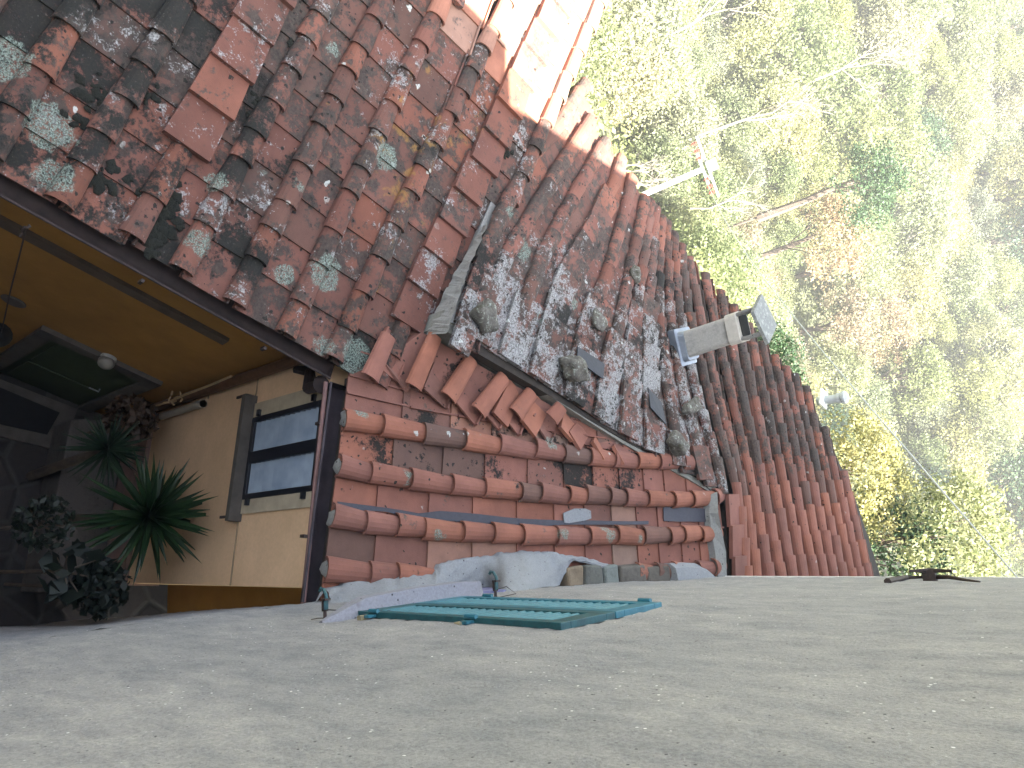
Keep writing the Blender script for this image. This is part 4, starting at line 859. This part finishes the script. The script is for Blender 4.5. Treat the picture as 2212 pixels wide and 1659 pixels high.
def leaves(name, pos, size, mat, parent, r_, shape=.55, up=.4, tint=None, link=True, fold=.25):
    n = len(pos); nr = r_.normal(0, 1, (n, 3)); nr[:, 2] += up; nr /= np.linalg.norm(nr, axis=1)[:, None]; a = np.cross(nr, r_.normal(0, 1, (n, 3))); a /= np.linalg.norm(a, axis=1)[:, None]; b = np.cross(nr, a); s = np.asarray(size)[:, None]
    V = np.empty((n, 4, 3)); V[:, 0] = pos-a*s*.5; V[:, 1] = pos+b*s*shape*.5-nr*s*fold*.2; V[:, 2] = pos+a*s*.5; V[:, 3] = pos-b*s*shape*.5+nr*s*fold*.2
    me = bpy.data.meshes.new(name); me.vertices.add(4*n); me.vertices.foreach_set('co', V.reshape(-1)); me.loops.add(4*n); me.loops.foreach_set('vertex_index', np.arange(4*n, dtype=np.int32)); me.polygons.add(n); me.polygons.foreach_set('loop_start', np.arange(0, 4*n, 4, dtype=np.int32)); me.update(calc_edges=True)
    at = me.color_attributes.new('tile', 'FLOAT_COLOR', 'POINT'); tt = (r_.uniform(0, 1, n) if tint is None else tint); c = np.ones((n, 4, 4)); c[:, :, 0] = tt[:, None]; at.data.foreach_set('color', c.astype(np.float32).ravel()); me.materials.append(mat)
    o = bpy.data.objects.new(name, me)
    if link: scn.collection.objects.link(o)
    if parent: o.parent = parent
    return o
M_DRY = leaf_mat('dry_brown_leaves', (.035, .02, .012), (.07, .04, .025), .15)
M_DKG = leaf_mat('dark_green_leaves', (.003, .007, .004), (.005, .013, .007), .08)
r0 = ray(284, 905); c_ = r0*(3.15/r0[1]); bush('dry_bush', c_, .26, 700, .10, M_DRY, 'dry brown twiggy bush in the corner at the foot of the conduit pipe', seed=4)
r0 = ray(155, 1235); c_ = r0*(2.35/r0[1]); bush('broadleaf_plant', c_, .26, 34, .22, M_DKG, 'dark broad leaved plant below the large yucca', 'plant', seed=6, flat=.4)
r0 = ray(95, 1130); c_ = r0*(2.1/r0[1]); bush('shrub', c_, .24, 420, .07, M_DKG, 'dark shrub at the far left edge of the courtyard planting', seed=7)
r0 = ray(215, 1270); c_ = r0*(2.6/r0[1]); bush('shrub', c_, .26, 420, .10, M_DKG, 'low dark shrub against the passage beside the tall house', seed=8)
pl3 = MB(); pl3.hexa([(-1.5, 3.0, FL), (.45, 2.75, FL), (.45, 3.45, FL), (-1.5, 3.7, FL), (-1.5, 3.0, -9.75), (.45, 2.75, -9.75), (.45, 3.4, -9.75), (-1.5, 3.62, -9.75)]); o = pl3.build('planter_wall', stained('rough_stone_planter', (.10, .09, .085), (.05, .045, .04), 5, .5), None, bevel=.02); tag(o, 'low rough stone planter along the foot of the cream wall', 'planter')
q_ = [(0, 835), (118, 893), (100, 935), (0, 905)]
def onF(x, y, zz=FL): r = ray(x, y); return r*(zz/r[2])
mt = MB(); pts = [onF(*p) for p in ((-60, 815), (125, 893), (98, 940), (-60, 905))]; mt.hexa([p+np.array([0, 0, .052]) for p in pts]+[p+np.array([0, 0, .07]) for p in pts]); tag(mt.build('doormat', plain('black_rubber', (.008, .008, .009), .9), None), 'black mat on the pale stone step in front of the green door', 'mat')
stp = MB(); pts = [onF(*p) for p in ((-80, 790), (165, 885), (128, 975), (-80, 925))]; stp.hexa([p for p in pts]+[p+np.array([0, 0, .05]) for p in pts]); struct(stp.build('door_step', M_GREYTRIM, None))
# wire from the gutter to a hanging lantern
q0 = hit(57, 492, (np.array([0, 0, 1.]), -5.42)); q1 = ray(3, 718); q1 = q1*(q0[1]*.985/q1[1]) if False else ray(3, 718)*.0043
hw_ = MB(); hw_.tube([q0+np.array([0, 0, .06]), q0, q0*.5+q1*.5-np.array([0, 0, .03]), q1], .006, 6)
hl = thing('hanging_lantern', 'dark round lantern hanging on a wire below the brown gutter', 'lantern'); hw_.build('wire', M_IRON, hl)
ln = MB(); ln.lathe(q1-np.array([0, 0, .30]), [(.02, 0), (.09, .03), (.11, .12), (.12, .2), (.05, .27), (.01, .30)], n=14); ln.build('lantern_body', M_DARK, hl, smooth=True)
wr = MB(); 
for i in range(7): wr.tube([q0+np.array([.01*math.sin(i), .012*math.cos(i), .05-.03*i]), q0+np.array([.015*math.sin(i+2), .015*math.cos(i+2), .04-.03*i])], .009, 6)
wr.build('wire_twist', M_IRON, hl)
cd = MB(); A_ = [VO(x, y)+np.array([*(NO*.25), 0]) for x, y in ((357, 832), (385, 822), (420, 806), (470, 785), (520, 762))]; cd.tube(A_, .011, 6)
for i in range(10): p = A_[1]*.6+A_[2]*.4+np.array([rv(-.05, .05), rv(-.08, .08), rv(-.06, .06)]); cd.tube([p, p+np.array([rv(-.06, .06), rv(-.06, .06), rv(-.05, .05)])], .009, 5)
tag(cd.build('cord', M_CORD, None), 'knotted tan cord stretched across the courtyard corner', 'cord')

# ================================================================== UTILITY POLE AND CABLE
pt_ = ray(1516, 366)*.0212; pb_ = np.array([pt_[0]+.7, pt_[1]-.6, -26.]); up_ = thing('utility_pole', 'pale metal utility pole with cross arm and red brown insulators beyond the roofs', 'pole')
dd = unit(pt_-pb_); m1 = MB(); m1.tube([pb_, pt_+dd*.05], [.19, .11], 14); m1.build('pole', M_WHITEP, up_, smooth=True)
ca_ = unit(ray(1590, 440)*.0212-ray(1478, 300)*.0212); ca_[2] = 0; ca_ = unit(ca_)
a1 = MB(); a1.obox(pt_+dd*.30, ca_*1.45, dd*.04, np.cross(ca_, dd)*.045); a1.obox(pt_+dd*.05, ca_*.75, dd*.05, np.cross(ca_, dd)*.05)
for s in (-.45, .45): a1.tube([pt_+ca_*s*1.6+dd*.30, pt_+ca_*s*.2+dd*.0], .03, 6)
a1.build('cross_arm', plain('galvanised_grey', (.30, .30, .29), .6), up_)
M_INS = plain('red_brown_ceramic', (.16, .045, .03), .3, 10, .2, 0)
for s in (-1.2, -.85, -.5, .5, .85, 1.15):
    i1 = MB(); i1.lathe(pt_+ca_*s+dd*.26, [(.03, 0), (.03, -.08), (.10, -.1), (.04, -.14), (.11, -.18), (.04, -.22), (.11, -.26), (.03, -.3), (.02, -.36)], dd, n=10); i1.build('insulator', M_INS, up_)
bxx = MB(); bxx.obox(pt_+dd*.5, ca_*.25, dd*.2, np.cross(ca_, dd)*.15); bxx.build('switch_box', plain('grey_metal_box', (.25, .26, .27), .6), up_)
pe = ray(2300, 1365)*.0040; cbl = MB(); ps = [pt_*(1-t)+pe*t-np.array([0, 0, .5*math.sin(math.pi*t)]) for t in np.linspace(0, 1, 14)]; cbl.tube(ps, [.02]+[.012]*12+[.006], 5); tag(cbl.build('power_cable', M_PVC, None), 'thin grey cable running from the pole to the tall house in front of the trees', 'cable')

# ================================================================== TREES
M_L = {
 'pale': leaf_mat('pale_green_leaves', (.15, .18, .08), (.25, .26, .14), .45),
 'green': leaf_mat('mid_green_leaves', (.11, .14, .05), (.19, .21, .09), .45),
 'dark': leaf_mat('deep_green_leaves', (.012, .036, .010), (.032, .065, .022), .2),
 'red': leaf_mat('reddening_leaves', (.15, .16, .08), (.24, .17, .12), .4),
 'olive': leaf_mat('olive_leaves', (.13, .15, .09), (.22, .22, .14), .4),
 'yellow': leaf_mat('yellow_green_leaves', (.15, .17, .07), (.24, .24, .12), .45)}
proto = {}
def crown_pts(r_, nclump, per, R, squash, spread=.3):
    d = r_.normal(0, 1, (nclump, 3)); d /= np.linalg.norm(d, axis=1)[:, None]; d[:, 2] = np.where(d[:, 2] < -.35, -d[:, 2], d[:, 2])
    ax = r_.uniform(.75, 1.2, 3); rad = R*r_.uniform(.45, 1.0, nclump)**.6; c = d*rad[:, None]*ax*np.array([1, 1, squash]); cs = r_.uniform(.16, .34, nclump)*R*spread/.3
    p = c[:, None]+r_.normal(0, .5, (nclump, per, 3))*cs[:, None, None]*np.array([1, 1, .7]); t = np.clip(r_.uniform(0, 1, nclump)[:, None]*.75+r_.uniform(0, .3, (nclump, per)), 0, 1)
    return p.reshape(-1, 3), t.reshape(-1), c
def make_tree(kind, seed, R, squash, nclump, per, ls, lean=.1, sparse=False):
    r_ = np.random.default_rng(seed); p, t, c = crown_pts(r_, nclump, per, R, squash, .3 if not sparse else .24); p[:, 2] += R*squash*.9+1.; c = c+np.array([0, 0, R*squash*.9+1.])
    cr = leaves('crown', p, ls*r_.uniform(.6, 1.3, len(p)), M_L[kind], None, r_, tint=t, link=False)
    tb = MB(); th = R*squash*.9+1; tb.tube([(0, 0, -3), (.1, .05, 0), (lean*th, .1, th*.7), (lean*th*1.2, .15, th*1.1)], [.28, .2, .13, .05], 7)
    for i in range(0, min(nclump, 26), 3): q = c[i]; b0 = np.array([lean*th*.8, .1, th*rv(.3, .8)]); tb.tube([b0, b0*.45+q*.55+np.array([0, 0, .2]), q*1.02], [.05, .03, .01], 5)
    tr = tb.build('trunk', M_BARKP if kind in ('pale', 'olive') else M_BARK, None); scn.collection.objects.unlink(tr)
    return cr, tr
for kind in M_L:
    proto[kind] = [make_tree(kind, 10*len(proto)+s, R, sq, nc, per, ls) for s, (R, sq, nc, per, ls) in enumerate([(2.6, .95, 95, 75, .17), (3.1, .8, 110, 80, .19)])]
LAB = {'pale': ('pale sunlit broadleaf tree with light grey branches in the valley wood', 'pale trees'), 'green': ('mid green broadleaf tree in the valley wood', 'mid green trees'), 'dark': ('deep green rounded tree in the valley wood', 'deep green trees'), 'red': ('tree with reddening leaves in the valley wood', 'reddening trees'), 'olive': ('dusty olive green tree in the valley wood', 'olive green trees'), 'yellow': ('yellow green leafy tree in the valley wood', 'yellow green trees')}
ADJ = {'pale': 'pale sunlit', 'green': 'mid green', 'dark': 'deep green', 'red': 'reddening', 'olive': 'dusty olive', 'yellow': 'yellow green'}
def zone_of(px, py, d):
    if px < 1500 and py < 450: return 'between the big roof end and the utility pole'
    if px < 1700 and py < 520: return 'around the head of the utility pole'
    if px > 1950 and py < 420: return 'in the top right corner of the photo'
    if px > 1950 and py < 900: return 'at the right edge of the photo beyond the large dark tree'
    if py > 900 and px < 2000: return 'between the far roof corner and the tall house wall'
    if py > 900: return 'at the right edge of the photo above the tall house wall'
    if px < 1750: return 'behind the chimney and the far roof edge'
    if py < 420: return 'on the slope above the utility pole'
    return 'on the slope between the chimney and the right edge'
def put_tree(kind, p, s, rz, label=None, v=None):
    cr, tr = proto[kind][v if v is not None else random.randrange(2)]
    zn_ = zone_of(*proj((p[0], p[1], p[2]+3))); root = thing('broadleaf_tree', label or ADJ[kind]+' tree '+zn_, 'tree', group=LAB[kind][1]+' '+zn_ if not label else None); root.location = p; root.rotation_euler = (0, 0, rz); root.scale = (s, s, s*random.uniform(.9, 1.15))
    a = cr.copy(); b = tr.copy(); scn.collection.objects.link(a); scn.collection.objects.link(b); a.parent = root; b.parent = root; return root
def proj(p): p = np.asarray(p); d = p @ FW; return 1106+1650*(p @ IX)/d, 829.5+1650*(p @ IY)/d, d
def ground_hit(x, y, up=3.):
    r = ray(x, y); t = .006
    while t < .2 and r[2]*t > float(terr(r[0]*t, r[1]*t))+up: t += .0002
    return r*t
placed = []
# singled-out trees first
special = [('dark', 1872, 395, 1.0, 'large dark green round tree standing out above the pale wood'), ('red', 1775, 520, 1.1, 'tall tree with pinkish red leaves left of the large dark green tree'),
 ('yellow', 2075, 1165, .62, 'sunlit yellow green tree beside the tall house wall'), ('yellow', 1905, 1020, .5, 'leafy bush with yellow green leaves just past the far corner of the tile roof'),
 ('dark', 1945, 1190, .6, 'small dark bush between the tile roof and the tall house wall'), ('dark', 1700, 775, .42, 'dark bush against the roof edge beyond the chimney'), ('dark', 1370, 350, .7, 'dark bush behind the foot of the utility pole')]
for (k_, x, y, s, lb) in special:
    near = {1872: .025, 1775: .030, 2075: .0105, 1905: .0105, 1945: .011, 1700: .0105, 1370: .034}.get(x)
    if near: p = ray(x, y)*near
    else: p = ground_hit(x, y, 4)
    R = 2.9*s; base = p-np.array([0, 0, (R*.85+1)*1.0]); put_tree(k_, base, s, rv(0, 6), lb, 0); placed.append((base[0], base[1], 2.2*s))
    if near and base[2]-3 > float(terr(base[0], base[1])):
        tk = MB(); tk.tube([(0, 0, float(terr(base[0], base[1]))-base[2]-.3), (0.05, 0, -1.5)], [.09/s, .07/s], 7); tk2 = tk.build('trunk_base', M_BARK, bpy.context.scene.objects[-1] if False else None); tk2.parent = [o for o in scn.objects if o.get('label') == lb][0]
tries = 0; cnt = len(placed)
while cnt < 285 and tries < 60000:
    tries += 1; r = 14+ (125-14)*random.random()**.75; th = random.uniform(-.95, .42); x, y = r*math.sin(th)+1, r*math.cos(th)+4
    gz = float(terr(x, y)); px, py, d = proj((x, y, gz+3.5))
    if d < 5 or px < 1150 or px > 2212+1650*4/d or py < -1650*5/d or py > 1300+1650*4/d: continue
    if x > -5 and y < 15.5: continue
    if d < 40 and abs(px-1460) < 140+1650*2.6/d and abs(py-385) < 110+1650*2.6/d: continue
    if d < 54 and any(abs(px-a_) < c_+1650*2.4/d and abs(py-b_) < c_+1650*2.4/d for a_, b_, c_ in ((1872, 395, 70), (1775, 520, 40))): continue
    sp_ = 3.0 if r < 60 else 3.9
    if any((x-a)**2+(y-b)**2 < (sp_*.5+c*.55)**2 for a, b, c in placed): continue
    s = random.uniform(.7, 1.15)*(1 if r < 60 else 1.3)
    zone = px+random.uniform(-150, 150)
    if zone < 1620 and py < 700: kd = random.choices(['pale', 'olive', 'green', 'red', 'yellow'], [7, 2, 1, .4, 2])[0]
    elif zone < 1950 and py > 400 and py < 900: kd = random.choices(['pale', 'red', 'green', 'yellow'], [4, 1.5, 2, 2])[0]
    elif py > 900: kd = random.choices(['yellow', 'green', 'pale', 'dark'], [3, 3, 2, 1])[0]
    else: kd = random.choices(['green', 'pale', 'dark', 'yellow', 'olive'], [5, 3, 1, 3, 2])[0]
    put_tree(kd, (x, y, gz-.4), s, rv(0, 6.28)); placed.append((x, y, 2.6*s)); cnt += 1
print('trees', cnt)
# bare pale branched trees
def bare(name, p, h, label, seed, lean):
    r_ = random.Random(seed); root = thing(name, label, 'tree', group=None); root.location = p; mb = MB()
    def grow(a, d, L, rad, lv):
        b = a+d*L; mid = (a+b)/2+np.array([r_.gauss(0, .05), r_.gauss(0, .05), 0])*L; mb.tube([a, mid, b], [rad, rad*.85, rad*.65], 5, cap=False)
        if lv == 0: return
        for i in range(3 if lv > 1 else 4): grow(a+(b-a)*r_.uniform(.55, 1), unit(d+np.array([r_.gauss(0, .45), r_.gauss(0, .45), r_.gauss(.1, .25)])), L*r_.uniform(.5, .75), rad*.55, lv-1)
    grow(np.zeros(3), unit(lean), h*.45, h*.013, 4); mb.build('branches', M_BARKP, root); return root
for i, (x, y, t, h, lb) in enumerate([(1640, 235, .019, 5.5, 'bare tree with pale spreading branches above the utility pole'), (1330, 330, .0165, 4.5, 'bare whitish branches rising near the sunlit end of the big roof'), (1575, 420, .017, 3.2, 'bare silvery twigs just beside the utility pole insulators'), (1540, 20, .021, 5.5, 'bare pale tree at the top edge of the view'), (1860, 130, .03, 6., 'leaning bare pale branch among the trees of the far slope')]):
    p = ray(x, y)*t; bare('bare_tree', p-np.array([0, 0, h*.5]), h, lb, i, (random.uniform(-.2, .2), .2, 1.))
# undergrowth on the slope
r_ = np.random.default_rng(11); n_ = 60000; rr = 12+115*r_.uniform(0, 1, n_)**.8; th = r_.uniform(-1., .5, n_); px_ = rr*np.sin(th)+1; py_ = rr*np.cos(th)+4; ok = ~((px_ > -5.5) & (py_ < 14.5)); px_, py_ = px_[ok], py_[ok]
pos = np.stack([px_, py_, terr(px_, py_)+r_.uniform(0, 1.6, len(px_))**1.5], -1)
o = leaves('undergrowth', pos, r_.uniform(.2, .5, len(pos)), M_L['green'], None, r_, up=.8); o['kind'] = 'stuff'

# ================================================================== HAZE over the valley
hz = MB(); hz.box((-480, -260, -40), (480, 560, 130)); ho_ = hz.build('haze', bpy.data.materials.new('haze_air')); ho_['kind'] = 'stuff'
hm = ho_.data.materials[0]; hm.use_nodes = True; ht = hm.node_tree; ht.nodes.remove(ht.nodes['Principled BSDF']); pv = ht.nodes.new('ShaderNodeVolumePrincipled'); pv.inputs['Color'].default_value = (.95, .97, .96, 1); pv.inputs['Density'].default_value = .0018; pv.inputs['Anisotropy'].default_value = .3
ht.links.new(pv.outputs[0], [n for n in ht.nodes if n.type == 'OUTPUT_MATERIAL'][0].inputs['Volume'])
